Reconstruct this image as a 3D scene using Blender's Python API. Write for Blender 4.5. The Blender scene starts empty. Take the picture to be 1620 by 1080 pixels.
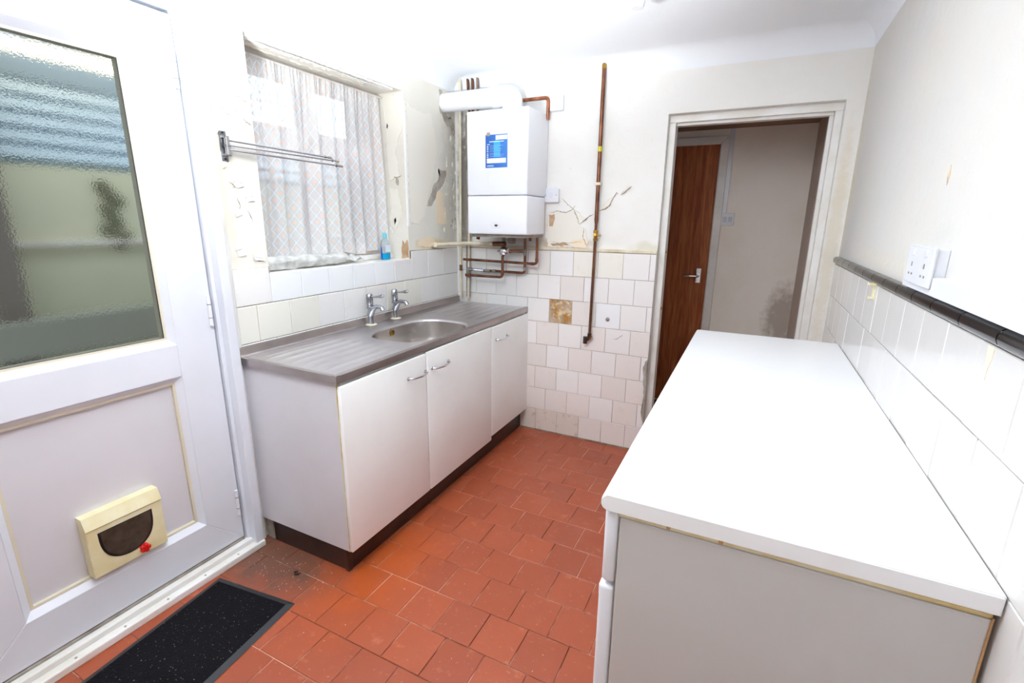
import bpy, bmesh, math, random
from mathutils import Vector, Matrix, noise
random.seed(7)
PI = math.pi
SC = bpy.context.scene
COL = SC.collection

# ------------------------------------------------------------------ camera
cam_d = bpy.data.cameras.new('camera'); cam = bpy.data.objects.new('camera', cam_d); COL.objects.link(cam)
right = Vector((0.89586521, 0.44420972, 0.01016086)); up = Vector((-0.1168435, 0.21345911, 0.96993959)); fwd = Vector((-0.42868767, 0.87012237, -0.24313361))
mw = Matrix((right, up, -fwd)).transposed().to_4x4(); mw.translation = Vector((1.85813534, -2.8884381, 1.41473509))
cam.matrix_world = mw
cam_d.sensor_width = 36; cam_d.lens = 760.2012 / 1620 * 36; cam_d.clip_start = 0.02
SC.camera = cam

# ------------------------------------------------------------------ world, lights, exposure
w = bpy.data.worlds.new('overcast_sky'); SC.world = w; w.use_nodes = True
bg = w.node_tree.nodes['Background']; bg.inputs[0].default_value = (0.80, 0.90, 1.0, 1); bg.inputs[1].default_value = 1.35
def area(name, loc, target, size, power, col=(1, 1, 1)):
    l = bpy.data.lights.new(name, 'AREA'); l.energy = power; l.size = size; l.color = col
    o = bpy.data.objects.new(name, l); COL.objects.link(o); o.location = loc
    o.rotation_euler = (Vector(target) - Vector(loc)).to_track_quat('-Z', 'Y').to_euler(); return o
# the photographer's flash, tilted up so that most of it bounces off the ceiling
fl_d = bpy.data.lights.new('bounced_flash', 'SPOT'); fl_d.energy = 400; fl_d.spot_size = math.radians(78); fl_d.spot_blend = .8; fl_d.shadow_soft_size = .12; fl_d.color = (0.91, 0.97, 1.0)
fl_o = bpy.data.objects.new('bounced_flash', fl_d); COL.objects.link(fl_o); fl_o.location = (1.05, -2.85, 1.30)
fl_o.rotation_euler = (Vector((0.85, -2.0, 2.285)) - fl_o.location).to_track_quat('-Z', 'Y').to_euler()
area('flash_head', (1.70, -3.05, 1.75), (0.95, 0.0, 0.95), 0.6, 1.3, (0.88, 0.96, 1.0))
area('bounce_fill', (0.95, -2.30, 2.18), (1.0, -0.7, 0.7), 0.7, 10, (0.91, 0.975, 1.0))  # added fill standing in for flash light off the ceiling; no fitting here
SC.view_settings.view_transform = 'Standard'; SC.view_settings.look = 'None'
SC.view_settings.gamma = 1; SC.view_settings.use_curve_mapping = False
SC.view_settings.exposure = 0.74
SC.cycles.max_bounces = 12; SC.cycles.diffuse_bounces = 6; SC.cycles.transparent_max_bounces = 12
SC.cycles.sample_clamp_indirect = 6; SC.cycles.use_denoising = True
SC.cycles.caustics_reflective = False; SC.cycles.caustics_refractive = False

# ------------------------------------------------------------------ helpers
def s2l(c): return tuple(((x / 255) / 12.92 if x / 255 <= 0.04045 else ((x / 255 + 0.055) / 1.055) ** 2.4) for x in c) + (1,)
class NT:
    def __init__(s, m): s.t = m.node_tree; s.n = s.t.nodes; s.l = s.t.links
    def node(s, typ, **kw):
        n = s.n.new(typ)
        for k, v in kw.items():
            if k.startswith('i_'):
                key = k[2:]; key = int(key) if key.isdigit() else key.replace('_', ' ')
                inp = n.inputs[key]
                if hasattr(v, 'is_output'): s.l.new(v, inp)
                else: inp.default_value = v
            else: setattr(n, k, v)
        return n
    def math(s, op, a, b=0.0, clamp=False):
        n = s.n.new('ShaderNodeMath'); n.operation = op; n.use_clamp = clamp
        for i, v in enumerate((a, b)):
            if hasattr(v, 'is_output'): s.l.new(v, n.inputs[i])
            else: n.inputs[i].default_value = v
        return n.outputs[0]
    def mix(s, f, a, b):
        n = s.n.new('ShaderNodeMix'); n.data_type = 'RGBA'
        for i, v in ((0, f), (6, a), (7, b)):
            if hasattr(v, 'is_output'): s.l.new(v, n.inputs[i])
            else: n.inputs[i].default_value = v
        return n.outputs[2]
    def ramp(s, f, p0, p1, c0=(0, 0, 0, 1), c1=(1, 1, 1, 1)):
        n = s.n.new('ShaderNodeValToRGB'); s.l.new(f, n.inputs[0])
        e = n.color_ramp.elements; e[0].position = p0; e[0].color = c0; e[1].position = p1; e[1].color = c1
        return n.outputs[0]
    def coord(s, kind='Object'):
        return s.node('ShaderNodeTexCoord').outputs[kind]
    def noise(s, scale, vec=None, detail=4, rough=.55, dist=0):
        n = s.node('ShaderNodeTexNoise'); n.inputs['Scale'].default_value = scale; n.inputs['Detail'].default_value = detail
        n.inputs['Roughness'].default_value = rough; n.inputs['Distortion'].default_value = dist
        s.l.new(vec if vec is not None else s.coord(), n.inputs['Vector']); return n.outputs['Fac']
    def blob(s, c, r, vec=None):           # soft ellipsoid mask around a stain
        vec = vec if vec is not None else s.coord()
        a = s.node('ShaderNodeVectorMath', operation='SUBTRACT'); s.l.new(vec, a.inputs[0]); a.inputs[1].default_value = c
        b = s.node('ShaderNodeVectorMath', operation='DIVIDE'); s.l.new(a.outputs[0], b.inputs[0]); b.inputs[1].default_value = r
        d = s.node('ShaderNodeVectorMath', operation='LENGTH'); s.l.new(b.outputs[0], d.inputs[0])
        return s.math('SUBTRACT', 1.0, d.outputs['Value'], True)
MATS = {}
def mat(name, col, rough=.5, metal=0, vary=None, vscale=6, bump=0, bscale=40, rand=0, build=None, spec=.5, **kw):
    """vary: second colour blended in by noise; rand: brightness spread between separate pieces"""
    if name in MATS: return MATS[name]
    m = bpy.data.materials.new(name); m.use_nodes = True; N = NT(m)
    p = N.n['Principled BSDF']; p.inputs['Roughness'].default_value = rough; p.inputs['Metallic'].default_value = metal
    p.inputs['Specular IOR Level'].default_value = spec
    c = s2l(col)
    out = None
    if vary:
        out = N.mix(N.ramp(N.noise(vscale, N.coord('Generated') if kw.get('gen') else None), .38, .68), c, s2l(vary))
    if rand:
        oi = N.node('ShaderNodeObjectInfo')
        v = N.math('ADD', N.math('MULTIPLY', oi.outputs['Random'], rand * 2), 1 - rand)
        n = N.node('ShaderNodeVectorMath', operation='SCALE')
        if out is None: n.inputs[0].default_value = c[:3]
        else: N.l.new(out, n.inputs[0])
        N.l.new(v, n.inputs['Scale']); out = n.outputs[0]
    if build: out = build(N, out if out is not None else c, p)
    if out is not None and hasattr(out, 'is_output'): N.l.new(out, p.inputs['Base Color'])
    else: p.inputs['Base Color'].default_value = out if out is not None else c
    if bump:
        b = N.node('ShaderNodeBump'); b.inputs['Strength'].default_value = min(1, bump); b.inputs['Distance'].default_value = .004
        N.l.new(N.noise(bscale, detail=5), b.inputs['Height']); N.l.new(b.outputs[0], p.inputs['Normal'])
    for k in ('transmission', 'ior', 'emission', 'coat'):
        if k in kw:
            if k == 'transmission': p.inputs['Transmission Weight'].default_value = kw[k]
            if k == 'ior': p.inputs['IOR'].default_value = kw[k]
            if k == 'coat': p.inputs['Coat Weight'].default_value = kw[k]; p.inputs['Coat Roughness'].default_value = .08
            if k == 'emission': p.inputs['Emission Color'].default_value = s2l(kw[k][0]); p.inputs['Emission Strength'].default_value = kw[k][1]
    MATS[name] = m; return m

def link(name, bm, m, parent=None, smooth=False, kind=None, loc=None):
    me = bpy.data.meshes.new(name)
    bmesh.ops.recalc_face_normals(bm, faces=bm.faces)
    if loc is not None: bmesh.ops.translate(bm, verts=bm.verts, vec=-Vector(loc))
    bm.to_mesh(me); bm.free()
    if m is not None: me.materials.append(m)
    if smooth:
        me.polygons.foreach_set('use_smooth', [True] * len(me.polygons))
        try: me.set_sharp_from_angle(angle=math.radians(40))
        except Exception: pass
    o = bpy.data.objects.new(name, me); COL.objects.link(o)
    if parent:
        o.parent = parent
        if loc is not None: o.location = loc
    elif loc is not None: o.location = loc
    if kind: o['kind'] = kind
    return o
def part(name, bm, m, parent, smooth=False, kind=None):
    """mesh in world coordinates, hung under a thing or part (whose frames are pure translations)"""
    off = Vector((0, 0, 0)); q = parent
    while q: off += q.location; q = q.parent
    bmesh.ops.translate(bm, verts=bm.verts, vec=-off)
    return link(name, bm, m, parent, smooth, kind)
def thing(name, label, cat, loc, group=None):
    o = bpy.data.objects.new(name, None); COL.objects.link(o); o.location = loc; o.empty_display_size = .05
    o['label'] = label; o['category'] = cat
    if group: o['group'] = group
    return o
def tag(o, label, cat, group=None, kind=None):
    o['label'] = label; o['category'] = cat
    if group: o['group'] = group
    if kind: o['kind'] = kind
    return o
def BM(): return bmesh.new()
def box(bm, x0, x1, y0, y1, z0, z1, bev=0, seg=2, jit=0):
    vs = [bm.verts.new((x, y, z)) for x in (x0, x1) for y in (y0, y1) for z in (z0, z1)]
    F = [(0, 1, 3, 2), (4, 6, 7, 5), (0, 4, 5, 1), (2, 3, 7, 6), (0, 2, 6, 4), (1, 5, 7, 3)]
    fs = [bm.faces.new([vs[i] for i in f]) for f in F]
    bmesh.ops.recalc_face_normals(bm, faces=fs)
    if bev:
        es = list({e for f in fs for e in f.edges})
        bmesh.ops.bevel(bm, geom=es, offset=bev, segments=seg, profile=.5, affect='EDGES')
    return bm
def bx(*a, **k): return box(BM(), *a, **k)
def frame_of(d):
    d = d.normalized(); a = Vector((0, 0, 1)) if abs(d.z) < .9 else Vector((1, 0, 0))
    u = d.cross(a).normalized(); return u, d.cross(u).normalized()
def tube(bm, pts, r, n=12, caps=True):
    """round bar along points; r a number or one per point; parallel frames"""
    pts = [Vector(p) for p in pts]; rs = r if isinstance(r, (list, tuple)) else [r] * len(pts)
    rings = []; u = None
    for i, p in enumerate(pts):
        d = (pts[min(i + 1, len(pts) - 1)] - pts[max(i - 1, 0)]).normalized()
        if u is None: u, v = frame_of(d)
        else:
            u = (u - d * u.dot(d)).normalized(); v = d.cross(u)
        rings.append([bm.verts.new(p + (u * math.cos(2 * PI * k / n) + v * math.sin(2 * PI * k / n)) * rs[i]) for k in range(n)])
    for a, b in zip(rings, rings[1:]):
        for k in range(n): bm.faces.new((a[k], a[(k + 1) % n], b[(k + 1) % n], b[k]))
    if caps: bm.faces.new(rings[0][::-1]); bm.faces.new(rings[-1])
    return bm
def bend(pts, rad=.02, seg=6):
    """round off the corners of a polyline"""
    pts = [Vector(p) for p in pts]; out = [pts[0]]
    for a, b, c in zip(pts, pts[1:], pts[2:]):
        d0 = (a - b); d1 = (c - b); r = min(rad, d0.length * .49, d1.length * .49)
        p0 = b + d0.normalized() * r; p1 = b + d1.normalized() * r
        for k in range(seg + 1):
            t = k / seg; out.append(p0 * (1 - t) ** 2 + b * 2 * t * (1 - t) + p1 * t * t)
    out.append(pts[-1]); return out
def lathe(bm, prof, c, axis='z', n=24):
    """prof: (radius, height) pairs turned about an axis through c"""
    c = Vector(c); rings = []
    for r, h in prof:
        ring = []
        for k in range(n):
            a = 2 * PI * k / n; x, y = r * math.cos(a), r * math.sin(a)
            v = {'z': (x, y, h), 'x': (h, x, y), 'y': (x, h, y), '-y': (x, -h, y), '-x': (-h, x, y)}[axis]
            ring.append(bm.verts.new(c + Vector(v)))
        rings.append(ring)
    for a, b in zip(rings, rings[1:]):
        for k in range(n): bm.faces.new((a[k], a[(k + 1) % n], b[(k + 1) % n], b[k]))
    bm.faces.new(rings[0][::-1]); bm.faces.new(rings[-1]); return bm
def P3(ax, a, b, h, base=0):
    """point on a wall: ax 'x' (a=y,b=z, h along +x), 'y' (a=x,b=z, h along -y), 'X' (right wall, h along -x), 'z' floor"""
    return Vector({'x': (base + h, a, b), 'y': (a, base - h, b), 'X': (base - h, a, b), 'z': (a, b, base + h), 'Z': (a, b, base - h)}[ax])
def plate(bm, pts, ax, base, h0, h1, curl=0, ccurl=None):
    """irregular thin plate on a wall; outer rim sits h1 (+curl) proud"""
    n = len(pts); cx = sum(p[0] for p in pts) / n; cy = sum(p[1] for p in pts) / n
    lo = [bm.verts.new(P3(ax, a, b, h0, base)) for a, b in pts]
    hi = [bm.verts.new(P3(ax, a, b, h1 + (curl * random.random() if curl else 0), base)) for a, b in pts]
    mid = [bm.verts.new(P3(ax, cx + (a - cx) * .8, cy + (b - cy) * .8, h1, base)) for a, b in pts]
    for k in range(n):
        j = (k + 1) % n
        bm.faces.new((lo[k], lo[j], hi[j], hi[k])); bm.faces.new((hi[k], hi[j], mid[j], mid[k]))
    bm.faces.new(mid)
    return bm
def ragged(pts, amp=.006, step=.018):
    """outline with torn edges"""
    out = []
    n = len(pts)
    for i in range(n):
        a = Vector(pts[i]); b = Vector(pts[(i + 1) % n]); L = (b - a).length; m = max(1, int(L / step)); d = (b - a).normalized() if L else Vector((1, 0)); nn = Vector((-d.y, d.x))
        for k in range(m):
            j = random.uniform(-amp, amp) if k else 0
            q = a.lerp(b, k / m) + nn * j; out.append((q.x, q.y))
    return out
def ribbon(bm, pts, ax, base, wdt, h=.0006):
    """hairline crack: a tapering sliver along a path"""
    pp = [pts[0]]
    for a, b in zip(pts, pts[1:]):
        a = Vector(a); b = Vector(b); m = max(2, int((b - a).length / .012)); d = (b - a).normalized(); nn = Vector((-d.y, d.x))
        for k in range(1, m + 1):
            q = a.lerp(b, k / m) + nn * (random.uniform(-.003, .003) if k < m else 0); pp.append((q.x, q.y))
    n = len(pp); L = []; R = []
    for i, q in enumerate(pp):
        q = Vector(q); d = (Vector(pp[min(i + 1, n - 1)]) - Vector(pp[max(i - 1, 0)])).normalized(); nn = Vector((-d.y, d.x))
        ww = wdt * (.35 + .65 * abs(math.sin(i * 1.7 + 1))) * (1 - abs(2 * i / max(1, n - 1) - 1) ** 4 * .9) / 2
        a = q + nn * ww; b = q - nn * ww
        L.append(bm.verts.new(P3(ax, a.x, a.y, h, base))); R.append(bm.verts.new(P3(ax, b.x, b.y, h, base)))
        L[-1].co = L[-1].co; 
    for i in range(n - 1): bm.faces.new((L[i], L[i + 1], R[i + 1], R[i]))
    return bm
def mitre(ax, base, a0, a1, b0, b1, wd, h_out, h_in, h_back, m, parent, name, sides='LRTB', rnd=0):
    """four mitred frame members around a rectangle; front face slopes from h_out to h_in"""
    O = {'BL': (a0, b0), 'BR': (a1, b0), 'TL': (a0, b1), 'TR': (a1, b1)}
    I = {'BL': (a0 + wd, b0 + (wd if 'B' in sides else 0)), 'BR': (a1 - wd, b0 + (wd if 'B' in sides else 0)), 'TL': (a0 + wd, b1 - wd), 'TR': (a1 - wd, b1 - wd)}
    seg = {'L': ('BL', 'TL'), 'R': ('BR', 'TR'), 'T': ('TL', 'TR'), 'B': ('BL', 'BR')}
    out = []
    for s in sides:
        p, q = seg[s]; bm = BM()
        f = [bm.verts.new(P3(ax, *O[p], h_out, base)), bm.verts.new(P3(ax, *O[q], h_out, base)), bm.verts.new(P3(ax, *I[q], h_in, base)), bm.verts.new(P3(ax, *I[p], h_in, base))]
        k = [bm.verts.new(P3(ax, *O[p], h_back, base)), bm.verts.new(P3(ax, *O[q], h_back, base)), bm.verts.new(P3(ax, *I[q], h_back, base)), bm.verts.new(P3(ax, *I[p], h_back, base))]
        bm.faces.new(f); bm.faces.new(k[::-1])
        for i in range(4): bm.faces.new((f[i], f[(i + 1) % 4], k[(i + 1) % 4], k[i]))
        if rnd: bmesh.ops.bevel(bm, geom=list(bm.edges), offset=rnd, segments=1, affect='EDGES')
        out.append(part(name, bm, m, parent))
    return out

# ------------------------------------------------------------------ materials
def plaster_build(stains, swirl=False, grime=.5):
    def f(N, c, p):
        v = N.coord()
        out = N.mix(N.math('MULTIPLY', N.ramp(N.noise(2.3, v, 5, .6), .45, .75), grime), c, s2l((226, 217, 200)))
        sp = N.ramp(N.noise(30, v, 3), .70, .76)
        out = N.mix(N.math('MULTIPLY', sp, .25), out, s2l((190, 180, 165)))
        for cc, rr, col, st in stains:
            k = N.math('MULTIPLY', N.ramp(N.math('MULTIPLY', N.blob(cc, rr, v), N.noise(16, v, 6, .7)), .16, .34), st)
            out = N.mix(k, out, s2l(col))
        h = N.noise(9, v, 8, .62)
        if swirl:
            w_ = N.node('ShaderNodeTexWave', wave_type='RINGS'); w_.inputs['Scale'].default_value = 9; w_.inputs['Distortion'].default_value = 14; w_.inputs['Detail'].default_value = 1
            N.l.new(v, w_.inputs['Vector']); h = N.math('ADD', h, N.math('MULTIPLY', w_.outputs['Fac'], .035))
        b = N.node('ShaderNodeBump'); b.inputs['Strength'].default_value = .5; b.inputs['Distance'].default_value = .012
        N.l.new(h, b.inputs['Height']); N.l.new(b.outputs[0], p.inputs['Normal'])
        return out
    return f
m_wall_left = mat('peeling_cream_plaster', (231, 228, 219), .75, build=plaster_build([
    ((0, -.06, 1.75), (.3, .22, .55), (188, 184, 176), .35), ((0, -.02, 2.05), (.3, .14, .3), (168, 158, 148), .55), ((0, -.3, 1.27), (.2, .3, .06), (216, 190, 130), .8),
    ((0, -.45, 1.9), (.3, .3, .4), (226, 220, 208), .35), ((-.1, -.52, 1.6), (.2, .1, .5), (216, 208, 190), .3),
    ((0, -1.63, 1.6), (.1, .06, .6), (224, 206, 172), .4), ((0, -.1, 1.4), (.3, .2, .35), (190, 184, 174), .35)], grime=.55))
m_wall_back = mat('cream_plaster_back', (240, 238, 234), .75, build=plaster_build([
    ((.8, 0, 1.28), (.35, .2, .07), (186, 160, 128), .75), ((.72, 0, 1.4), (.12, .2, .14), (214, 190, 168), .55), ((1.3, 0, 1.26), (.2, .2, .08), (200, 195, 160), .5),
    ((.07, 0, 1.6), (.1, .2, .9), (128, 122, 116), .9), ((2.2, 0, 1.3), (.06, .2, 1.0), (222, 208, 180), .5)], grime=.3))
m_wall_right = mat('cream_swirled_plaster', (218, 215, 211), .75, build=plaster_build([
    ((2.24, -.05, 1.7), (.2, .1, .9), (222, 210, 186), .5), ((2.24, -.9, 1.3), (.2, .9, .06), (226, 212, 186), .25)], swirl=True, grime=.3))
m_ceiling = mat('white_painted_ceiling', (243, 246, 250), .8, bump=.35, bscale=14)
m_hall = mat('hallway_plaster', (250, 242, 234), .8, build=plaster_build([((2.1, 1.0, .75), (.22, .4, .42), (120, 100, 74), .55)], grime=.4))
m_hall_ceiling = mat('hallway_unlit_ceiling', (150, 122, 96), .8, vary=(128, 104, 84), vscale=3)  # brown base colour carries the shade of the unlit hallway ceiling
m_gloss = mat('white_gloss_paint', (240, 238, 236), .35, vary=(228, 224, 216), vscale=8, bump=.15, bscale=60)
m_upvc = mat('white_plastic_frame', (226, 229, 237), .28, vary=(220, 221, 229), vscale=3)
m_panel = mat('white_plastic_panel', (214, 211, 216), .3, vary=(208, 205, 210), vscale=2)
m_gasket = mat('yellowed_glazing_gasket', (212, 203, 182), .6)
m_dark_gasket = mat('black_gasket', (52, 54, 58), .6)
def tile_build(N, c, p):
    v = N.coord()
    oi = N.node('ShaderNodeObjectInfo')
    off = N.node('ShaderNodeVectorMath', operation='ADD'); N.l.new(v, off.inputs[0])
    comb = N.node('ShaderNodeCombineXYZ'); N.l.new(N.math('MULTIPLY', oi.outputs['Random'], 40), comb.inputs[0]); N.l.new(comb.outputs[0], off.inputs[1])
    b = N.node('ShaderNodeBump'); b.inputs['Strength'].default_value = .12; b.inputs['Distance'].default_value = .004
    N.l.new(N.noise(14, off.outputs[0], 2), b.inputs['Height']); N.l.new(b.outputs[0], p.inputs['Normal'])
    return N.mix(N.math('MULTIPLY', N.ramp(N.noise(10, off.outputs[0], 6, .7), .56, .74), kv['g']), c, s2l(kv['d']))
kv = {'g': .15, 'd': (222, 210, 198)}
m_tile = mat('white_glazed_tile', (242, 239, 238), .16, rand=.025, build=tile_build, coat=.4)
kv = {'g': .25, 'd': (214, 200, 168)}
m_tile_cream = mat('cream_glazed_tile', (240, 236, 227), .18, rand=.03, build=tile_build, coat=.4)
kv = {'g': .3, 'd': (206, 190, 174)}
m_tile_dirty = mat('stained_glazed_tile', (236, 230, 226), .22, rand=.03, build=tile_build, coat=.3)
kv = {'g': .8, 'd': (150, 120, 86)}
m_tile_filthy = mat('water_stained_glazed_tile', (226, 216, 207), .3, rand=.04, build=tile_build)
kv = {'g': .15, 'd': (208, 200, 190)}
m_tile_right = mat('right_wall_glazed_tile', (222, 219, 217), .2, rand=.02, build=tile_build, coat=.3)
m_tile_bright = mat('bright_white_tile', (243, 244, 247), .14, coat=.4)
m_grout = mat('grey_grout', (186, 172, 156), .9, vary=(130, 112, 96), vscale=9)
m_grout_right = mat('pale_grout', (160, 150, 138), .9)
def quarry(N, c, p):
    v = N.coord(); oi = N.node('ShaderNodeObjectInfo')
    comb = N.node('ShaderNodeCombineXYZ'); N.l.new(N.math('MULTIPLY', oi.outputs['Random'], 60), comb.inputs[0])
    off = N.node('ShaderNodeVectorMath', operation='ADD'); N.l.new(v, off.inputs[0]); N.l.new(comb.outputs[0], off.inputs[1]); o = off.outputs[0]
    a = N.mix(N.ramp(oi.outputs['Random'], .0, 1.0), s2l((154, 74, 46)), s2l((168, 82, 50)))
    a = N.mix(N.math('MULTIPLY', N.ramp(N.noise(7, o, 6, .65), .42, .7), .55), a, s2l((158, 76, 52)))
    a = N.mix(N.math('MULTIPLY', N.ramp(N.noise(18, o, 4, .6), .6, .72), .30), a, s2l((216, 138, 104)))
    a = N.mix(N.math('MULTIPLY', N.ramp(N.noise(90, o, 2, .5), .68, .74), .18), a, s2l((222, 190, 170)))
    wc = N.node('ShaderNodeNewGeometry').outputs['Position']
    dirt = N.math('MULTIPLY', N.ramp(N.math('MULTIPLY', N.blob((.15, -1.75, 0), (.55, .26, .3), wc), N.noise(12, wc, 6, .7)), .1, .34), .75)
    a = N.mix(dirt, a, s2l((96, 74, 62)))
    oc = N.math('MULTIPLY', N.ramp(N.math('MULTIPLY', N.blob((.62, -1.6, 0), (.32, .55, .3), wc), N.noise(9, wc, 4, .6)), .08, .4), .6)
    a = N.mix(oc, a, s2l((186, 84, 26)))
    b = N.node('ShaderNodeBump'); b.inputs['Strength'].default_value = .35; b.inputs['Distance'].default_value = .003
    N.l.new(N.noise(26, o, 6, .6), b.inputs['Height']); N.l.new(b.outputs[0], p.inputs['Normal'])
    N.l.new(N.ramp(N.noise(8, o, 3), .3, .7, (.30,) * 3 + (1,), (.52,) * 3 + (1,)), p.inputs['Roughness'])
    return a
m_quarry = mat('red_quarry_tile', (178, 84, 54), .4, build=quarry)
def mortar(N, c, p):
    a = N.ramp(N.noise(4, None, 4), .46, .56)
    return N.mix(a, s2l((92, 60, 46)), s2l((232, 196, 172)))
m_mortar = mat('floor_mortar', (110, 80, 62), .9, build=mortar)
m_black_tile = mat('black_glazed_border', (16, 15, 17), .22, coat=.2, vary=(30, 29, 30), vscale=5)
m_steel = mat('worn_stainless_steel', (218, 214, 216), .36, 1, vary=(200, 194, 196), vscale=3, bump=.06, bscale=5)
m_steel_edge = mat('scratched_steel_edge', (186, 178, 176), .36, 1, vary=(168, 160, 158), vscale=5)
m_bowl = mat('brushed_steel_bowl', (206, 200, 196), .30, 1, vary=(192, 186, 182), vscale=4)
m_chrome = mat('chrome', (205, 205, 208), .10, 1)
m_dull_chrome = mat('limescaled_chrome', (176, 178, 184), .22, 1, vary=(150, 152, 158), vscale=30)
m_unit = mat('white_melamine_front', (246, 248, 247), .32, vary=(241, 242, 240), vscale=3)
m_unit_side = mat('grey_white_melamine_side', (216, 214, 220), .35, vary=(208, 205, 210), vscale=3)
m_plinth = mat('dark_brown_plinth', (46, 30, 26), .35, vary=(64, 46, 40), vscale=10, bump=.2)
m_copper = mat('tarnished_copper', (138, 92, 70), .34, .85, vary=(96, 58, 44), vscale=14)
m_copper_bright = mat('bright_copper', (188, 120, 86), .30, .9, vary=(140, 84, 60), vscale=20)
m_painted_pipe = mat('cream_painted_pipe', (228, 218, 198), .45, vary=(206, 190, 160), vscale=12)
m_grey_pipe = mat('grey_pipe', (160, 152, 142), .5, vary=(120, 110, 100), vscale=14)
m_brass = mat('brass', (190, 150, 72), .3, 1, vary=(150, 112, 56), vscale=40)
m_dark = mat('black_plastic', (20, 20, 22), .4)
m_boiler = mat('white_boiler_enamel', (238, 239, 245), .28)
m_boiler_side = mat('boiler_side_enamel', (232, 232, 236), .3)
m_white_plastic = mat('white_plastic', (228, 229, 235), .3)
m_cream_plastic = mat('yellowed_cream_plastic', (230, 222, 186), .38, vary=(222, 208, 160), vscale=14)
m_red = mat('red_plastic', (206, 24, 22), .3)
m_yellow = mat('yellow_tape', (206, 200, 60), .5)
m_flap = mat('smoky_flap_plastic', (70, 66, 58), .25, vary=(50, 46, 38), vscale=30)
m_mat = mat('black_ribbed_carpet', (20, 20, 23), .95, bump=1, bscale=260, spec=.2)
def matb(N, c, p):
    sp = N.ramp(N.noise(190, None, 1), .735, .75)
    v = N.coord(); wv = N.node('ShaderNodeTexVoronoi'); wv.inputs['Scale'].default_value = 190; N.l.new(v, wv.inputs['Vector'])
    b = N.node('ShaderNodeBump'); b.inputs['Strength'].default_value = 1; b.inputs['Distance'].default_value = .003
    N.l.new(wv.outputs['Distance'], b.inputs['Height']); N.l.new(b.outputs[0], p.inputs['Normal'])
    return N.mix(N.math('MULTIPLY', sp, .8), c, s2l((150, 145, 140)))
m_carpet = mat('black_mat_pile', (19, 18, 22), .95, build=matb, spec=.15)
m_rubber = mat('black_rubber_edge', (40, 42, 46), .55, bump=.3, bscale=120)
def wood(N, c, p):
    v = N.coord(); mp = N.node('ShaderNodeMapping'); N.l.new(v, mp.inputs[0]); mp.inputs['Scale'].default_value = (9, 9, .55)
    n = N.noise(3.2, mp.outputs[0], 5, .6, .6); n2 = N.noise(16, mp.outputs[0], 3, .5)
    a = N.mix(N.ramp(n, .3, .7), s2l((146, 72, 42)), s2l((206, 130, 82)))
    return N.mix(N.math('MULTIPLY', N.ramp(n2, .4, .7), .45), a, s2l((100, 44, 26)))
m_wood = mat('sapele_veneer', (120, 60, 30), .5, build=wood, spec=.2)
m_worktop = mat('white_laminate', (246, 246, 248), .3, bump=.03, bscale=80)
m_worktop_edge = m_worktop
m_appliance = mat('grey_white_enamel', (200, 197, 195), .4, vary=(194, 190, 188), vscale=2)
m_seam = mat('yellowed_seam_strip', (232, 226, 200), .5, vary=(206, 178, 110), vscale=9)
m_rust = mat('rusty_sealant', (188, 146, 100), .7)
m_crack = mat('dark_crack', (112, 94, 78), .9)
m_crack_soft = mat('grey_brown_crack', (150, 134, 116), .9)
m_bare = mat('bare_grey_plaster', (186, 180, 170), .9, vary=(160, 150, 140), vscale=18, bump=.6, bscale=60)
m_brick = mat('bare_brown_render', (198, 168, 136), .9, vary=(168, 132, 96), vscale=22, bump=.8, bscale=50)
m_peach = mat('old_peach_paint', (240, 222, 196), .7)
m_adhesive = mat('old_tile_adhesive', (196, 172, 138), .9, build=lambda N, c, p: N.mix(N.ramp(N.noise(16, None, 7, .7, .8), .5, .62), N.mix(N.ramp(N.noise(9, None, 4, .6), .42, .6), s2l((190, 168, 146)), s2l((176, 128, 62))), s2l((226, 206, 170))), bump=1, bscale=40)
m_flake = mat('peeling_cream_paint', (236, 231, 220), .6)
m_flake_white = mat('peeling_white_paint', (242, 241, 238), .6)
m_flue = mat('white_flue_plastic', (240, 242, 248), .3)
m_cement = mat('floor_edge_dirt', (150, 130, 116), .95, vary=(110, 90, 76), vscale=20)

# ================================================================== SETTING
W = 2.24; H = 2.285; YB = -3.55
# ---- left wall with window and door openings (inner face x = 0)
bm = BM()
WY0, WY1, WZ0, WZ1 = -1.488, -.53, 1.187, 2.112
DY0, DY1, DZ1 = -2.66, -1.70, 2.14
box(bm, -.27, 0, WY1, .13, -.1, H + .05); box(bm, -.27, 0, WY0, WY1, -.1, WZ0 - .012); box(bm, -.27, 0, WY0, WY1, WZ1, H + .05)
box(bm, -.27, 0, DY1, WY0, -.1, H + .05); box(bm, -.27, 0, DY0, DY1, DZ1, H + .05); box(bm, -.27, 0, YB, DY0, -.1, H + .05)
wall_left = tag(link('wall_left', bm, m_wall_left), 'left wall of flaking cream plaster around the curtained window', 'wall', kind='structure')
# ---- back wall with doorway
OX0, OX1, OZ = 1.362, 2.166, 1.982
bm = BM()
box(bm, 0, OX0, 0, .12, -.1, H + .05); box(bm, OX1, W, 0, .12, -.1, H + .05); box(bm, OX0, OX1, 0, .12, OZ, H + .05)
wall_back = tag(link('wall_back', bm, m_wall_back), 'far wall behind the boiler, cracked cream plaster above white tiles', 'wall', kind='structure')
wall_right = tag(link('wall_right', bx(W, W + .15, YB, .12, -.1, H + .05), m_wall_right), 'right wall of swirled cream plaster above tiles and black border', 'wall', kind='structure')
tag(link('wall_front', bx(-.1, W + .1, YB - .15, YB, -.1, H + .05), m_wall_right), 'plain cream wall behind the viewpoint, opposite the hallway doorway', 'wall', kind='structure')
ceiling = tag(link('ceiling', bx(-.05, W + .05, YB, .05, H, H + .1), m_ceiling), 'white painted kitchen ceiling', 'ceiling', kind='structure')
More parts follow.
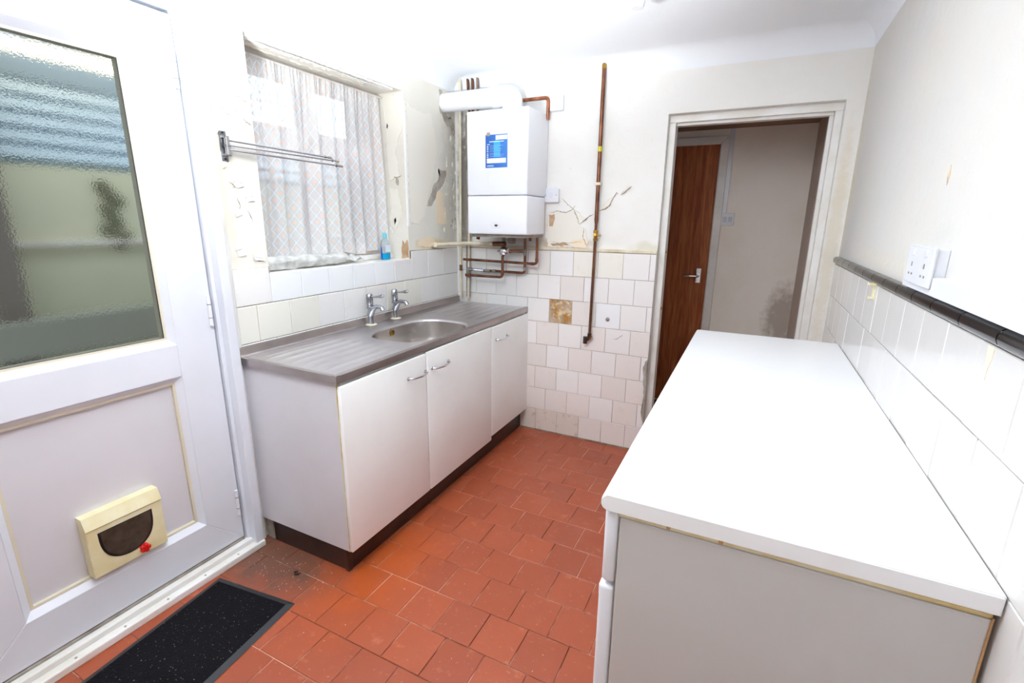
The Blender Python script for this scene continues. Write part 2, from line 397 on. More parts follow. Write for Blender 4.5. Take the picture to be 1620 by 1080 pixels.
floor = tag(link('floor', bx(-.02, W + .02, YB, 1.1, -.1, -.0025), m_mortar), 'kitchen floor of orange-red square quarry tiles', 'floor', kind='structure')
# coving: quarter-round mouldings under the ceiling
def coving(name, a, b, inward, wd, z0, label):
    bm = BM(); n = 8; rows = []
    for P in (Vector(a), Vector(b)):
        r = []
        for k in range(n + 1):
            t = k / n * PI / 2
            r.append(bm.verts.new(P + Vector(inward) * (wd * (1 - math.cos(t))) + Vector((0, 0, z0 + (H - z0) * math.sin(t)))))
        r.append(bm.verts.new(P + Vector((0, 0, H)))); rows.append(r)
    m_ = len(rows[0])
    for k in range(m_): bm.faces.new((rows[0][k], rows[0][(k + 1) % m_], rows[1][(k + 1) % m_], rows[1][k]))
    bm.faces.new(rows[0]); bm.faces.new(rows[1][::-1])
    tag(link(name, bm, m_ceiling, smooth=True), label, 'coving', kind='structure')
coving('trim_1', (0, 0, 0), (W, 0, 0), (0, -1, 0), .10, 2.192, 'white coving along the top of the far wall above the doorway')
coving('trim_2', (W, YB, 0), (W, 0, 0), (-1, 0, 0), .08, 2.192, 'white coving along the top of the right wall')
coving('trim_3', (0, YB, 0), (0, 0, 0), (1, 0, 0), .15, 2.212, 'white coving along the top of the window wall')

# ---- tiles
TILE_MESH = {}
def tile(parent, ax, base, a0, a1, b0, b1, m, th=.006, gap=.0022, bev=.0016, name='tile', jit=.0012, tilt=.004):
    key = (ax, round(a1 - a0, 4), round(b1 - b0, 4), m.name, th)
    if key not in TILE_MESH:
        bm = BM(); ha = (a1 - a0) / 2 - gap / 2; hb = (b1 - b0) / 2 - gap / 2
        lo = [bm.verts.new(P3(ax, s * ha, t * hb, 0)) for s, t in ((-1, -1), (1, -1), (1, 1), (-1, 1))]
        md = [bm.verts.new(P3(ax, s * ha, t * hb, th - bev)) for s, t in ((-1, -1), (1, -1), (1, 1), (-1, 1))]
        hi = [bm.verts.new(P3(ax, s * (ha - bev * 1.2), t * (hb - bev * 1.2), th)) for s, t in ((-1, -1), (1, -1), (1, 1), (-1, 1))]
        for k in range(4):
            j = (k + 1) % 4
            bm.faces.new((lo[k], lo[j], md[j], md[k])); bm.faces.new((md[k], md[j], hi[j], hi[k]))
        bm.faces.new(hi); bm.faces.new(lo[::-1]); bmesh.ops.recalc_face_normals(bm, faces=bm.faces)
        me = bpy.data.meshes.new(name); bm.to_mesh(me); bm.free(); me.materials.append(m); TILE_MESH[key] = me
    o = bpy.data.objects.new(name, TILE_MESH[key]); COL.objects.link(o); o.parent = parent
    o.location = P3(ax, (a0 + a1) / 2, (b0 + b1) / 2, random.uniform(-jit, jit * .3), base)
    r = [random.uniform(-tilt, tilt) for _ in range(3)]
    if ax == 'z': r[2] = random.uniform(-.004, .004)
    o.rotation_euler = r
    return o
# grout bed on back wall
part('grout', bx(0, OX0, -.005, .0, 0, 1.236), m_grout, wall_back)
PB = .1555; TZ = 1.236; PZ = .1545
offs = [.083, .003, .086, 0, .075, -.006, .074, .007]
for r in range(8):
    z1 = TZ - r * PZ; z0 = z1 - PZ if r < 7 else -.004
    js = [0.0]; x = offs[r] if offs[r] > .02 else offs[r] + PB
    while x < OX0 - .01: js.append(x); x += PB
    js.append(OX0)
    for a, b in zip(js, js[1:]):
        c = (a + b) / 2
        if r == 2 and .70 < c < .86: continue                      # the missing tile
        if r == 2 and 1.01 < c < 1.17: m_ = m_tile_bright
        elif r == 7: m_ = m_tile_filthy if c < .95 else m_tile_dirty
        elif r >= 3: m_ = random.choice([m_tile_dirty, m_tile_dirty, m_tile])
        elif r == 0 and .85 < c < 1.2: m_ = m_tile_cream
        else: m_ = m_tile if random.random() < .8 else m_tile_dirty
        if r == 7 and c < .5: m_ = m_tile_filthy
        tile(wall_back, 'y', -.005, a, b, z0, z1, m_)
# cap strip above the tiles in two lengths, and the patch of adhesive
for a, b in ((.02, .997), (1.003, OX0)): part('tile_capping', bx(a, b, -.012, 0, 1.238, 1.257, bev=.003), m_painted_pipe, wall_back)
bm = BM(); nx = 14
g = [[bm.verts.new((.708 + .152 * i / nx, -.005 - .004 * noise.noise(Vector((i * .45, j * .45, 3))) - .001, .774 + .152 * j / nx)) for j in range(nx + 1)] for i in range(nx + 1)]
for i in range(nx):
    for j in range(nx): bm.faces.new((g[i][j], g[i + 1][j], g[i + 1][j + 1], g[i][j + 1]))
part('adhesive_patch', bm, m_adhesive, wall_back)['label'] = 'brown patch of old adhesive where a tile is missing'
# left wall tiles under and beside the window
part('grout', bx(0, .005, -1.665, 0, .62, 1.186), m_grout, wall_left); part('grout', bx(0, .005, -1.665, -1.49, 1.18, 1.214), m_grout, wall_left); part('grout', bx(0, .005, -.53, 0, 1.18, 1.236), m_grout, wall_left)
PL = .1625
j0 = [-1.662, -1.495] + [-1.334 + PL * k for k in range(9)]; j0 = j0[:10] + [0]
for a, b in zip(j0, j0[1:]):
    top = 1.214 if b < -1.45 else (1.188 if b < -.5 else 1.232)
    tile(wall_left, 'x', .005, a, b, 1.062, top, m_tile_bright if b < -.6 and random.random() < .7 else m_tile)
j1 = [-1.662, -1.573] + [-1.410 + PL * k for k in range(9)]; j1 = j1[:10] + [0]
for i, (a, b) in enumerate(zip(j1, j1[1:])):
    tile(wall_left, 'x', .005, a, b, .905, 1.061, m_tile_cream if i in (0, 1, 2, 6, 7) else m_tile, jit=.002)
for a, b in zip(j0, j0[1:]): tile(wall_left, 'x', .005, a, b, .745, .904, m_tile)
part('cement_ledge', bx(0, .009, -.92, -.76, 1.058, 1.067, bev=.002), m_brick, wall_left)
# right wall tiles
part('grout', bx(W - .005, W, -2.75, 0, 0, 1.226), m_grout_right, wall_right)
for r in range(8):
    z1 = 1.225 - r * .1555; z0 = max(z1 - .1555, -.003)
    off = -1.806 if r % 2 == 0 else -1.715
    js = sorted({round(off + .1625 * k, 4) for k in range(-6, 13) if -2.72 < off + .1625 * k < -.03} | {0.0})
    for a, b in zip(js, js[1:]):
        if r > 2 and a > -2.15: continue                              # hidden behind the appliances
        tile(wall_right, 'X', W - .005, a, b, z0, z1, m_tile_right, tilt=.0025)
# black quarter-round border tiles above them
js = [-2.85, -2.69, -2.53, -2.37, -2.21, -2.05, -1.885, -1.72, -1.55, -1.40, -1.25, -1.09, -.93, -.77, -.61, -.45, -.30, -.15, 0]
for a, b in zip(js, js[1:]):
    bm = BM(); n = 7
    for y in (a + .0022, b - .0022):
        for k in range(n + 1):
            t = -PI * .5 + PI * k / n
            bm.verts.new((W - .004 - .018 * math.cos(t) ** .8 if 0 < k < n else W, y, 1.243 + .017 * math.sin(t)))
    bm.verts.ensure_lookup_table(); v = bm.verts
    for k in range(n): bm.faces.new((v[k], v[k + 1], v[n + 2 + k], v[n + 1 + k]))
    bm.faces.new([v[k] for k in range(n + 1)]); bm.faces.new([v[n + 1 + k] for k in range(n + 1)])
    part('border_tile', bm, m_black_tile, wall_right, smooth=True)
part('border_grout', bx(W - .0175, W, -2.85, 0, 1.231, 1.254), m_tile_dirty, wall_right)
# floor tiles
y = -1.100 + .1625 * 6
rows = [-1.100 + .1625 * k for k in range(-11, 8)]
fo = {}
for i, y0 in enumerate(rows):
    y1 = min(y0 + .1625, 0) if y0 < 0 else y0
    if y0 >= -.01: continue
    k = round((y0 + 1.100) / .1625)
    off = (.983 if k % 2 == 0 else .747 + .155 * 0) + (-.155 * 0)
    off += random.uniform(-.006, .006)
    x = off - .1545 * 7
    while x < W:
        a, b = max(x, 0), min(x + .1545, W)
        x += .1545
        if b - a < .012: continue
        if b < .50 and y0 > -1.66: continue                         # under the sink cabinet
        if a > 1.72 and y0 > -2.05 and y1 < -.5: continue           # under the appliances
        tile(floor, 'z', -.0025, a, b, y0, y1, m_quarry, th=.0032, gap=.0024, bev=.0014, jit=.0007, tilt=.0025)
part('skirt_mortar', bx(.5, 1.36, -.020, -.005, -.002, .006, bev=.002), m_cement, wall_back)

# ---- plaster damage: torn paint plates, bare patches, cracks
def patch(parent, name, ax, base, pts, m, h=.0012, amp=.006, curl=0, label=None, step=.016):
    o = part(name, plate(BM(), ragged(pts, amp, step), ax, base, -.001, h, curl), m, parent)
    if label: o['label'] = label
    return o
# back wall
patch(wall_back, 'plaster_slab', 'y', 0, [(.68, 1.46), (.74, 1.475), (.80, 1.465), (.845, 1.49), (.875, 1.44), (.888, 1.395), (.93, 1.37), (.945, 1.30), (.93, 1.262), (.68, 1.262)], m_flake, .0035, .005)
patch(wall_back, 'bare_plaster', 'y', -.0036, [(.685, 1.455), (.722, 1.46), (.725, 1.43), (.712, 1.385), (.69, 1.385)], m_brick, .0008, .004, label='bare brown plaster where paint has fallen off')
patch(wall_back, 'bare_plaster', 'y', -.0036, [(.84, 1.30), (.93, 1.312), (.94, 1.262), (.85, 1.264)], m_peach, .0006, .004)
patch(wall_back, 'bare_plaster', 'y', -.0036, [(.70, 1.278), (.80, 1.288), (.84, 1.27), (.72, 1.263)], m_brick, .0006, .004)
for pts, wd in (([(.766, 1.555), (.80, 1.525), (.838, 1.491), (.86, 1.51)], .004), ([(.69, 1.465), (.75, 1.478), (.80, 1.468), (.845, 1.492), (.865, 1.45), (.885, 1.400)], .005),
                ([(.885, 1.400), (.93, 1.432), (.975, 1.462)], .006), ([(1.0, 1.478), (1.04, 1.487), (1.07, 1.51), (1.085, 1.55), (1.105, 1.582), (1.118, 1.57)], .006),
                ([(1.125, 1.565), (1.155, 1.58), (1.19, 1.612)], .006), ([(.915, 1.38), (.912, 1.33), (.93, 1.285), (.94, 1.265)], .0045), ([(.70, 1.293), (.76, 1.285), (.84, 1.288), (.91, 1.295)], .003)):
    part('crack', ribbon(BM(), pts, 'y', -.0042, wd), m_crack_soft, wall_back)
# raised curling paint edge just above the diagonal crack
for pts in ([(.842, 1.492), (.868, 1.45), (.888, 1.402), (.93, 1.437), (.90, 1.44), (.88, 1.47)], [(1.0, 1.482), (1.04, 1.492), (1.068, 1.516), (1.09, 1.56), (1.06, 1.545), (1.03, 1.51)], [(.15 + .98, 1.572), (1.19, 1.617), (1.17, 1.615), (1.14, 1.59)]):
    patch(wall_back, 'paint_flake', 'y', 0, pts, m_flake, .004, .002, .004)
part('crack', ribbon(BM(), [(1.14, .71), (1.165, .715), (1.20, .745)], 'y', -.0118, .004), m_crack_soft, wall_back)
# broken plaster edge beside the doorway at low level
patch(wall_back, 'bare_plaster', 'y', -.0115, [(1.335, .56), (1.36, .62), (1.36, .20), (1.345, .25), (1.352, .38)], m_bare, .002, .004)
# left wall, bay beside the boiler
patch(wall_left, 'bare_plaster', 'x', 0, [(-.205, 1.735), (-.17, 1.725), (-.12, 1.728), (-.115, 1.70), (-.14, 1.655), (-.19, 1.61), (-.225, 1.59), (-.24, 1.55), (-.29, 1.50), (-.335, 1.50), (-.31, 1.545), (-.28, 1.585), (-.265, 1.625), (-.215, 1.66), (-.185, 1.70)], m_bare, .0012, .004, label='grey lightning-shaped patch of bare plaster')
patch(wall_left, 'old_paint', 'x', 0, [(-.235, 1.60), (-.17, 1.59), (-.165, 1.50), (-.13, 1.49), (-.13, 1.39), (-.24, 1.395)], m_peach, .001, .006)
patch(wall_left, 'bare_plaster', 'x', 0, [(-.175, 2.20), (-.145, 2.20), (-.13, 2.14), (-.10, 2.06), (-.03, 2.05), (-.005, 2.0), (-.02, 1.95), (-.05, 2.0), (-.09, 2.0), (-.13, 2.03), (-.175, 2.08)], m_bare, .0012, .008, label='bare grey plaster around the flue')
patch(wall_left, 'bare_plaster', 'x', 0, [(-.505, 2.015), (-.47, 2.05), (-.465, 2.01), (-.44, 1.985), (-.47, 1.975), (-.50, 1.99)], mat('rusty_brown_plaster', (176, 122, 90), .9, vary=(130, 84, 62), vscale=60), .0012, .004)
patch(wall_left, 'bare_plaster', 'x', 0, [(-.43, 1.295), (-.34, 1.315), (-.27, 1.30), (-.25, 1.25), (-.33, 1.245), (-.45, 1.255)], m_peach, .0012, .006)
patch(wall_left, 'paint_sheet', 'x', 0, [(-.515, 2.06), (-.40, 2.03), (-.27, 2.04), (-.22, 1.86), (-.26, 1.70), (-.32, 1.58), (-.36, 1.45), (-.44, 1.39), (-.515, 1.40)], m_flake, .0028, .007)
for i in range(34):
    y_ = -.01 - .15 * random.random() ** 1.6; z_ = random.uniform(1.35, 2.0); s_ = random.uniform(.003, .011)
    patch(wall_left, 'paint_flake', 'x', 0, [(y_ + s_ * math.cos(a) * random.uniform(.3, 1.2), z_ + s_ * 2.0 * math.sin(a) * random.uniform(.3, 1.3)) for a in (0, 1, 2.1, 3.1, 4.2, 5.2)], random.choice([m_bare, m_flake_white, m_flake]), .0016, .002, .002)
# pillar between door and window
for pts in ([(-1.60, 1.93), (-1.56, 1.90), (-1.525, 1.895), (-1.50, 1.865), (-1.515, 1.86), (-1.56, 1.88), (-1.60, 1.885)], [(-1.60, 1.86), (-1.58, 1.84), (-1.55, 1.85), (-1.55, 1.82), (-1.59, 1.80), (-1.62, 1.82)], [(-1.53, 1.81), (-1.50, 1.80), (-1.495, 1.775), (-1.52, 1.785)],
            [(-1.62, 1.55), (-1.59, 1.56), (-1.56, 1.54), (-1.59, 1.53)], [(-1.56, 1.50), (-1.53, 1.505), (-1.52, 1.485), (-1.55, 1.48)], [(-1.62, 1.44), (-1.60, 1.46), (-1.585, 1.43), (-1.61, 1.42)],
            [(-1.56, 1.27), (-1.53, 1.255), (-1.505, 1.255), (-1.51, 1.24), (-1.55, 1.245)], [(-1.63, 1.29), (-1.60, 1.30), (-1.59, 1.27), (-1.62, 1.265)], [(-1.655, 2.02), (-1.63, 2.05), (-1.62, 1.99), (-1.64, 1.90), (-1.65, 1.85)], [(-1.655, 1.82), (-1.64, 1.83), (-1.635, 1.74), (-1.65, 1.72)],
            [(-1.64, 1.66), (-1.625, 1.67), (-1.62, 1.61), (-1.64, 1.60)]):
    patch(wall_left, 'paint_flake', 'x', 0, pts, m_flake_white, .003, .003, .006, step=.012)
for pts in ([(-1.595, 1.50), (-1.585, 1.46), (-1.60, 1.42)], [(-1.56, 1.45), (-1.545, 1.42), (-1.54, 1.40)], [(-1.60, 1.89), (-1.56, 1.885), (-1.515, 1.857)], [(-1.53, 1.80), (-1.515, 1.782), (-1.497, 1.785)], [(-1.56, 1.248), (-1.53, 1.24), (-1.505, 1.245)],
            [(-1.61, 1.53), (-1.58, 1.535)], [(-1.63, 1.30), (-1.615, 1.28), (-1.60, 1.29)]):
    part('crack', ribbon(BM(), pts, 'x', 0, .0035), m_crack, wall_left)
# peeling soffit above the window (underside of the lintel, z = WZ1)
def soffit_plate(pts, m, h, curl): return part('paint_flake', plate(BM(), ragged(pts, .005, .014), 'Z', WZ1, -.001, h, curl), m, wall_left)
soffit_plate([(-.012, -1.47), (-.012, -.60), (-.05, -.60), (-.045, -1.0), (-.06, -1.2), (-.05, -1.47)], m_flake_white, .006, .006)
soffit_plate([(-.075, -1.46), (-.07, -1.1), (-.08, -.75), (-.11, -.72), (-.12, -1.1), (-.115, -1.46)], m_flake, .005, .006)
bm = BM(); ribbon(bm, [(-.052, -1.47), (-.062, -1.35), (-.055, -1.2), (-.064, -1.05), (-.055, -.9), (-.06, -.72)], 'Z', WZ1, .012, .0008); part('crack', bm, m_crack, wall_left)
bm = BM(); ribbon(bm, [(-.03, -1.48), (-.035, -1.30), (-.028, -1.15), (-.036, -.95), (-.03, -.7)], 'Z', WZ1, .005, .0075); part('crack', bm, m_crack, wall_left)
# reveal right of the window (faces the camera, y = WY1)
for pts in ([(-.14, 2.10), (-.02, 2.09), (-.02, 1.90), (-.07, 1.80), (-.05, 1.66), (-.12, 1.64)], [(-.12, 1.60), (-.07, 1.59), (-.04, 1.45), (-.09, 1.35), (-.13, 1.38)]):
    o = part('paint_sheet', plate(BM(), ragged(pts, .006, .02), 'y', WY1, -.001, .003, .002), m_flake, wall_left)
part('crack', ribbon(BM(), [(-.10, 1.66), (-.06, 1.655), (-.03, 1.668)], 'y', WY1 - .003, .006), m_crack_soft, wall_left)
o = patch(wall_left, 'bare_plaster', 'y', WY1, [(-.055, 1.19), (-.055, 1.25), (-.045, 1.295), (-.028, 1.275), (-.01, 1.30), (-.003, 1.26), (-.003, 1.195)], m_brick, .004, .004, label='bare brown hollow at the foot of the window reveal')
for i in range(6):
    x_ = random.uniform(-.13, -.03); z_ = random.uniform(1.3, 1.95); s_ = random.uniform(.005, .012)
    patch(wall_left, 'paint_flake', 'y', WY1, [(x_ + s_ * math.cos(a), z_ + 2.2 * s_ * math.sin(a) * random.uniform(.5, 1.2)) for a in (0, 1, 2.1, 3.1, 4.2, 5.2)], random.choice([m_bare, m_flake_white]), .003, .002, .002)
# window reveal corner bead and vertical board edge
part('corner_bead', bx(-.006, .006, WY1 - .004, WY1 + .012, 1.38, 2.06, bev=.002), m_flake_white, wall_left)
# right wall scratch and stain
patch(wall_right, 'bare_plaster', 'X', W, [(-1.40, 1.55), (-1.392, 1.525), (-1.40, 1.505), (-1.408, 1.53)], m_adhesive, .001, .001)
patch(wall_right, 'stain', 'X', W - .0112, [(-1.86, 1.222), (-1.835, 1.222), (-1.842, 1.17), (-1.852, 1.165)], m_peach, .0005, .003)

# ---- window
win = tag(link('window_1', bx(-.20, -.0, WY0, WY1, WZ0 - .012, WZ0, bev=0), m_gloss), 'white-framed window above the sink with a tiled white sill', 'window', kind='structure')
m_wf = mat('white_painted_timber', (232, 228, 226), .4, vary=(214, 206, 198), vscale=10)
mitre('x', -.20, WY0, WY1, WZ0, WZ1, .045, .0, .0, -.06, m_wf, win, 'window_frame')
part('transom', bx(-.245, -.195, WY0 + .04, WY1 - .04, 1.735, 1.805, bev=.004), m_wf, win)
part('mullion', bx(-.245, -.195, -1.05, -1.005, WZ0 + .04, WZ1 - .04, bev=.004), m_wf, win)
part('inner_sill', bx(-.20, -.12, WY0 + .001, WY1 - .001, WZ0, WZ0 + .028, bev=.006), m_gloss, win)
m_clear = mat('clear_glass', (255, 255, 255), .0, transmission=1, ior=1.02)
for a, b, c, d in ((-1.443, -1.05, 1.80, 2.067), (-1.005, -.575, 1.80, 2.067), (-1.443, -1.05, 1.235, 1.735), (-1.005, -.575, 1.235, 1.735)):
    mitre('x', -.205, a, b, c, d, .035, .012, .006, -.03, m_wf, win, 'sash_bar')
    part('pane', bx(-.228, -.224, a + .03, b - .03, c + .03, d - .03), m_clear, win)
# frosted vent bars seen behind the net
for yy in (-1.25, -.79): part('glazing_bar', bx(-.235, -.21, yy - .008, yy + .008, 1.25, 1.735), m_wf, win)

# ---- net curtain
def curtain_mat():
    m = bpy.data.materials.new('patterned_net_curtain'); m.use_nodes = True; N = NT(m); N.n.remove(N.n['Principled BSDF'])
    uv = N.node('ShaderNodeUVMap'); sep = N.node('ShaderNodeSeparateXYZ'); N.l.new(uv.outputs[0], sep.inputs[0]); u, v = sep.outputs[0], sep.outputs[1]
    wob = N.math('MULTIPLY', N.noise(30, uv.outputs[0], 2), .006)
    p_ = .052
    a = N.math('DIVIDE', N.math('ADD', N.math('ADD', u, N.math('MULTIPLY', v, .8)), wob), p_); b = N.math('DIVIDE', N.math('SUBTRACT', N.math('ADD', u, wob), N.math('MULTIPLY', v, .8)), p_)
    fa = N.math('FRACT', a); fb = N.math('FRACT', b)
    la = N.math('ABSOLUTE', N.math('SUBTRACT', fa, .5)); lb = N.math('ABSOLUTE', N.math('SUBTRACT', fb, .5))
    line = N.math('MAXIMUM', N.math('GREATER_THAN', la, .455), N.math('GREATER_THAN', lb, .455))
    r2 = N.math('ADD', N.math('MULTIPLY', la, la), N.math('MULTIPLY', lb, lb))
    dot = N.math('MULTIPLY', N.math('LESS_THAN', N.math('ADD', r2, N.math('MULTIPLY', N.noise(160, uv.outputs[0], 2), .09)), .095), N.ramp(N.noise(9, uv.outputs[0], 2), .4, .55))
    corner = N.math('GREATER_THAN', N.math('MINIMUM', la, lb), .38)
    col = N.mix(dot, s2l((253, 251, 252)), s2l((252, 228, 216)))
    col = N.mix(corner, col, s2l((248, 222, 214)))
    col = N.mix(line, col, s2l((236, 246, 253)))
    alpha = N.math('ADD', .70, N.math('MULTIPLY', N.math('MAXIMUM', N.math('MAXIMUM', line, corner), N.math('MULTIPLY', dot, .7)), .27))
    d = N.node('ShaderNodeBsdfDiffuse'); t = N.node('ShaderNodeBsdfTranslucent'); tr = N.node('ShaderNodeBsdfTransparent')
    N.l.new(col, d.inputs[0]); N.l.new(col, t.inputs[0])
    mx = N.node('ShaderNodeMixShader'); mx.inputs[0].default_value = .3; N.l.new(d.outputs[0], mx.inputs[1]); N.l.new(t.outputs[0], mx.inputs[2])
    m2 = N.node('ShaderNodeMixShader'); N.l.new(alpha, m2.inputs[0]); N.l.new(tr.outputs[0], m2.inputs[1]); N.l.new(mx.outputs[0], m2.inputs[2])
    N.l.new(m2.outputs[0], N.n['Material Output'].inputs[0]); return m
bm = BM(); uvl = bm.loops.layers.uv.new('UVMap')
nu, nv = 260, 24; y0c, y1c = WY0 + .012, WY1 - .03; z0c, z1c = 1.232, 2.088
grid = []; L = 0; prev = None; us = []
for i in range(nu + 1):
    t = i / nu; ph = t * 2 * PI * 9 + 1.3 * math.sin(t * 9) ; col_ = []
    for j in range(nv + 1):
        s = j / nv; z = z1c + (z0c - z1c) * s
        amp = .006 + .012 * min(1, s * 2)
        x = -.150 + amp * math.sin(ph + .5 * math.sin(s * 2.2)) + .003 * math.sin(ph * 2.7) + (.0035 * math.sin(t * 2 * PI * 46) * max(0, 1 - s * 6))
        yy = y0c + (y1c - y0c) * t + .008 * math.sin(s * 3 + t * 5)
        zz = z + (.008 * math.sin(t * 23) if j == nv else 0)
        col_.append(bm.verts.new((x, yy, zz)))
    if prev is not None: L += (col_[nv // 2].co - prev[nv // 2].co).length
    us.append(L); grid.append(col_); prev = col_
for i in range(nu):
    for j in range(nv):
        f = bm.faces.new((grid[i][j], grid[i + 1][j], grid[i + 1][j + 1], grid[i][j + 1]))
        for lp, (a, b) in zip(f.loops, ((i, j), (i + 1, j), (i + 1, j + 1), (i, j + 1))): lp[uvl].uv = (us[a] * 1.0, grid[a][b].co.z)
cur = thing('net_curtain', 'sheer net curtain with diamond lattice and peach flowers hanging in the window', 'curtain', (-.15, (y0c + y1c) / 2, z1c))
part('net_fabric', bm, curtain_mat(), cur, smooth=True)
part('curtain_wire', tube(BM(), [(-.150, WY0, z1c), (-.150, WY1, z1c)], .004), m_gloss, cur)

# ---- things on the sill
m_film = mat('crumpled_plastic_film', (216, 216, 214), .25, vary=(168, 168, 164), vscale=22, bump=1, bscale=26, coat=.3)
roll = thing('rolled_plastic_sheet', 'rolled crumpled white plastic sheet lying on the window sill', 'plastic sheet', (-.06, -1.25, WZ0))
bm = BM(); nl, nr = 50, 26; rings = []
for i in range(nl + 1):
    t = i / nl; ring = []
    for k in range(nr):
        a = 2 * PI * k / nr; r_ = .034 * (1 - .12 * t) * (1 + .22 * noise.noise(Vector((math.cos(a) * 1.6, math.sin(a) * 1.6, t * 9))))
        ring.append(bm.verts.new((-.06 + 1.2 * r_ * math.cos(a), -1.478 + .46 * t, WZ0 + .032 + .95 * r_ * math.sin(a))))
    rings.append(ring)
for a, b in zip(rings, rings[1:]):
    for k in range(nr): bm.faces.new((a[k], a[(k + 1) % nr], b[(k + 1) % nr], b[k]))
bm.faces.new(rings[-1])
part('film_roll', bm, m_film, roll, smooth=True)
bm = BM(); sp = []
for k in range(70):
    a = k * .36; r_ = .031 * (1 - k / 80); sp.append((-.06 + 1.15 * r_ * math.cos(a), r_ * .9 * math.sin(a) + WZ0 + .032))
for (a, b), (c, d) in zip(sp, sp[1:]):
    bm.faces.new([bm.verts.new(p) for p in ((a, -1.482, b), (c, -1.482, d), (c, -1.44, d), (a, -1.44, b))])
part('rolled_end', bm, m_bare, roll)
bm = BM(); g = []
for i in range(14):
    row = []
    for j in range(6): row.append(bm.verts.new((-.10 + .012 * j, -1.12 + .02 * i, WZ0 + .035 + .022 * noise.noise(Vector((i * .5, j * .6, 1))) + (.02 if i in (7, 8) and j < 3 else 0) - .003 * j)))
    g.append(row)
for i in range(13):
    for j in range(5): bm.faces.new((g[i][j], g[i + 1][j], g[i + 1][j + 1], g[i][j + 1]))
part('loose_film', bm, m_film, roll, smooth=True)
bot = thing('soap_bottle', 'clear plastic bottle with a little blue liquid on the window sill', 'bottle', (-.075, -.655, WZ0))
m_bottle = mat('clear_blue_plastic', (226, 236, 244), .15, transmission=.75, ior=1.15)
m_liquid = mat('blue_liquid', (20, 170, 226), .1, transmission=.25, ior=1.2)
def oval(bm, prof, c, ey=.62, n=24):
    rings = []
    for r, h in prof: rings.append([bm.verts.new(Vector(c) + Vector((ey * r * math.cos(2 * PI * k / n), r * math.sin(2 * PI * k / n), h))) for k in range(n)])
    for a, b in zip(rings, rings[1:]):
        for k in range(n): bm.faces.new((a[k], a[(k + 1) % n], b[(k + 1) % n], b[k]))
    bm.faces.new(rings[0][::-1]); bm.faces.new(rings[-1]); return bm
part('bottle_body', oval(BM(), [(.030, .001), (.033, .004), (.033, .085), (.030, .105), (.016, .120), (.013, .124)], (-.075, -.655, WZ0)), m_bottle, bot, smooth=True)
part('liquid', oval(BM(), [(.0335, .003), (.0345, .006), (.0345, .038)], (-.075, -.655, WZ0)), m_liquid, bot, smooth=True)
part('cap', oval(BM(), [(.013, .122), (.014, .124), (.013, .150), (.006, .155)], (-.075, -.655, WZ0), 1), mat('teal_cap', (120, 200, 214), .35), bot, smooth=True)
part('bottle_label', bx(-.056, -.0535, -.675, -.635, WZ0 + .045, WZ0 + .085), mat('pale_bottle_label', (214, 226, 240), .5), bot)
part('side_ridge', oval(BM(), [(.005, .01), (.006, .03), (.004, .075)], (-.070, -.695, WZ0)), mat('dark_blue_plastic', (40, 80, 170), .3), bot, smooth=True)

# ---- door_1: plastic half-glazed door in the left wall
door = tag(link('door_1', bx(-.06, .0, DY1 - .045, DY1 - .02, .03, 2.10), m_upvc), 'white plastic back door with frosted upper pane and cat flap', 'door', kind='structure')
# casing (outer frame)
CY = -1.700
part('door_casing', bx(-.08, .05, CY - .036, CY + .002, 0, H, bev=.003), m_upvc, door)
part('door_casing', bx(-.08, .05, -2.66, CY - .036, 2.098, H, bev=.003), m_upvc, door)
part('door_casing', bx(-.08, .05, -2.70, -2.66, 0, H, bev=.003), m_upvc, door)
part('casing_trim', bx(0, .018, CY + .002, CY + .034, 0, H, bev=.004), m_gloss, door)
part('rebate_strip', bx(-.02, .012, CY - .05, CY - .036, .04, 2.10, bev=.002), m_upvc, door)
LY0, LY1, LZ0, LZ1 = -2.60, -1.756, .062, 2.078
leaf = part('door_leaf', bx(-.055, -.030, LY0 + .02, LY1 - .02, LZ0 + .02, .90), m_panel, door)
m_leaf = mat('white_door_frame', (224, 226, 234), .26, vary=(218, 219, 226), vscale=2)
mitre('x', 0, LY0, LY1, LZ0, LZ1, .146, 0, 0, -.06, m_leaf, door, 'leaf_rail', rnd=.0025)
part('leaf_rail', bx(-.06, -.0002, LY0 + .146, LY1 - .146, .840, .962, bev=.0025), m_leaf, door)
# sloping beads
for z0, z1 in ((.962, 1.932), (.208, .840)):
    mitre('x', 0, LY0 + .146, LY1 - .146, z0, z1, .020, -.001, -.018, -.05, m_upvc, door, 'glazing_bead')
    mitre('x', 0, LY0 + .166, LY1 - .166, z0 + .020, z1 - .020, .009, -.0175, -.0185, -.05, m_gasket, door, 'gasket')
def frosted():
    m = bpy.data.materials.new('frosted_stippled_glass'); m.use_nodes = True; N = NT(m); p = N.n['Principled BSDF']
    p.inputs['Base Color'].default_value = (.93, .96, .97, 1); p.inputs['Transmission Weight'].default_value = 1; p.inputs['IOR'].default_value = 1.12
    N.l.new(N.ramp(N.noise(5, None, 3), .3, .7, (.10,) * 3 + (1,), (.18,) * 3 + (1,)), p.inputs['Roughness'])
    b = N.node('ShaderNodeBump'); b.inputs['Strength'].default_value = .5; b.inputs['Distance'].default_value = .002
    N.l.new(N.noise(160, None, 2), b.inputs['Height']); N.l.new(b.outputs[0], p.inputs['Normal']); return m
part('pane', bx(-.0255, -.0195, LY0 + .168, LY1 - .168, .984, 1.910), frosted(), door)['label'] = 'frosted stippled glass pane'
mitre('x', 0, LY0 + .1745, LY1 - .1745, .990, 1.904, .0022, -.0182, -.0190, -.0197, m_dark_gasket, door, 'gasket')
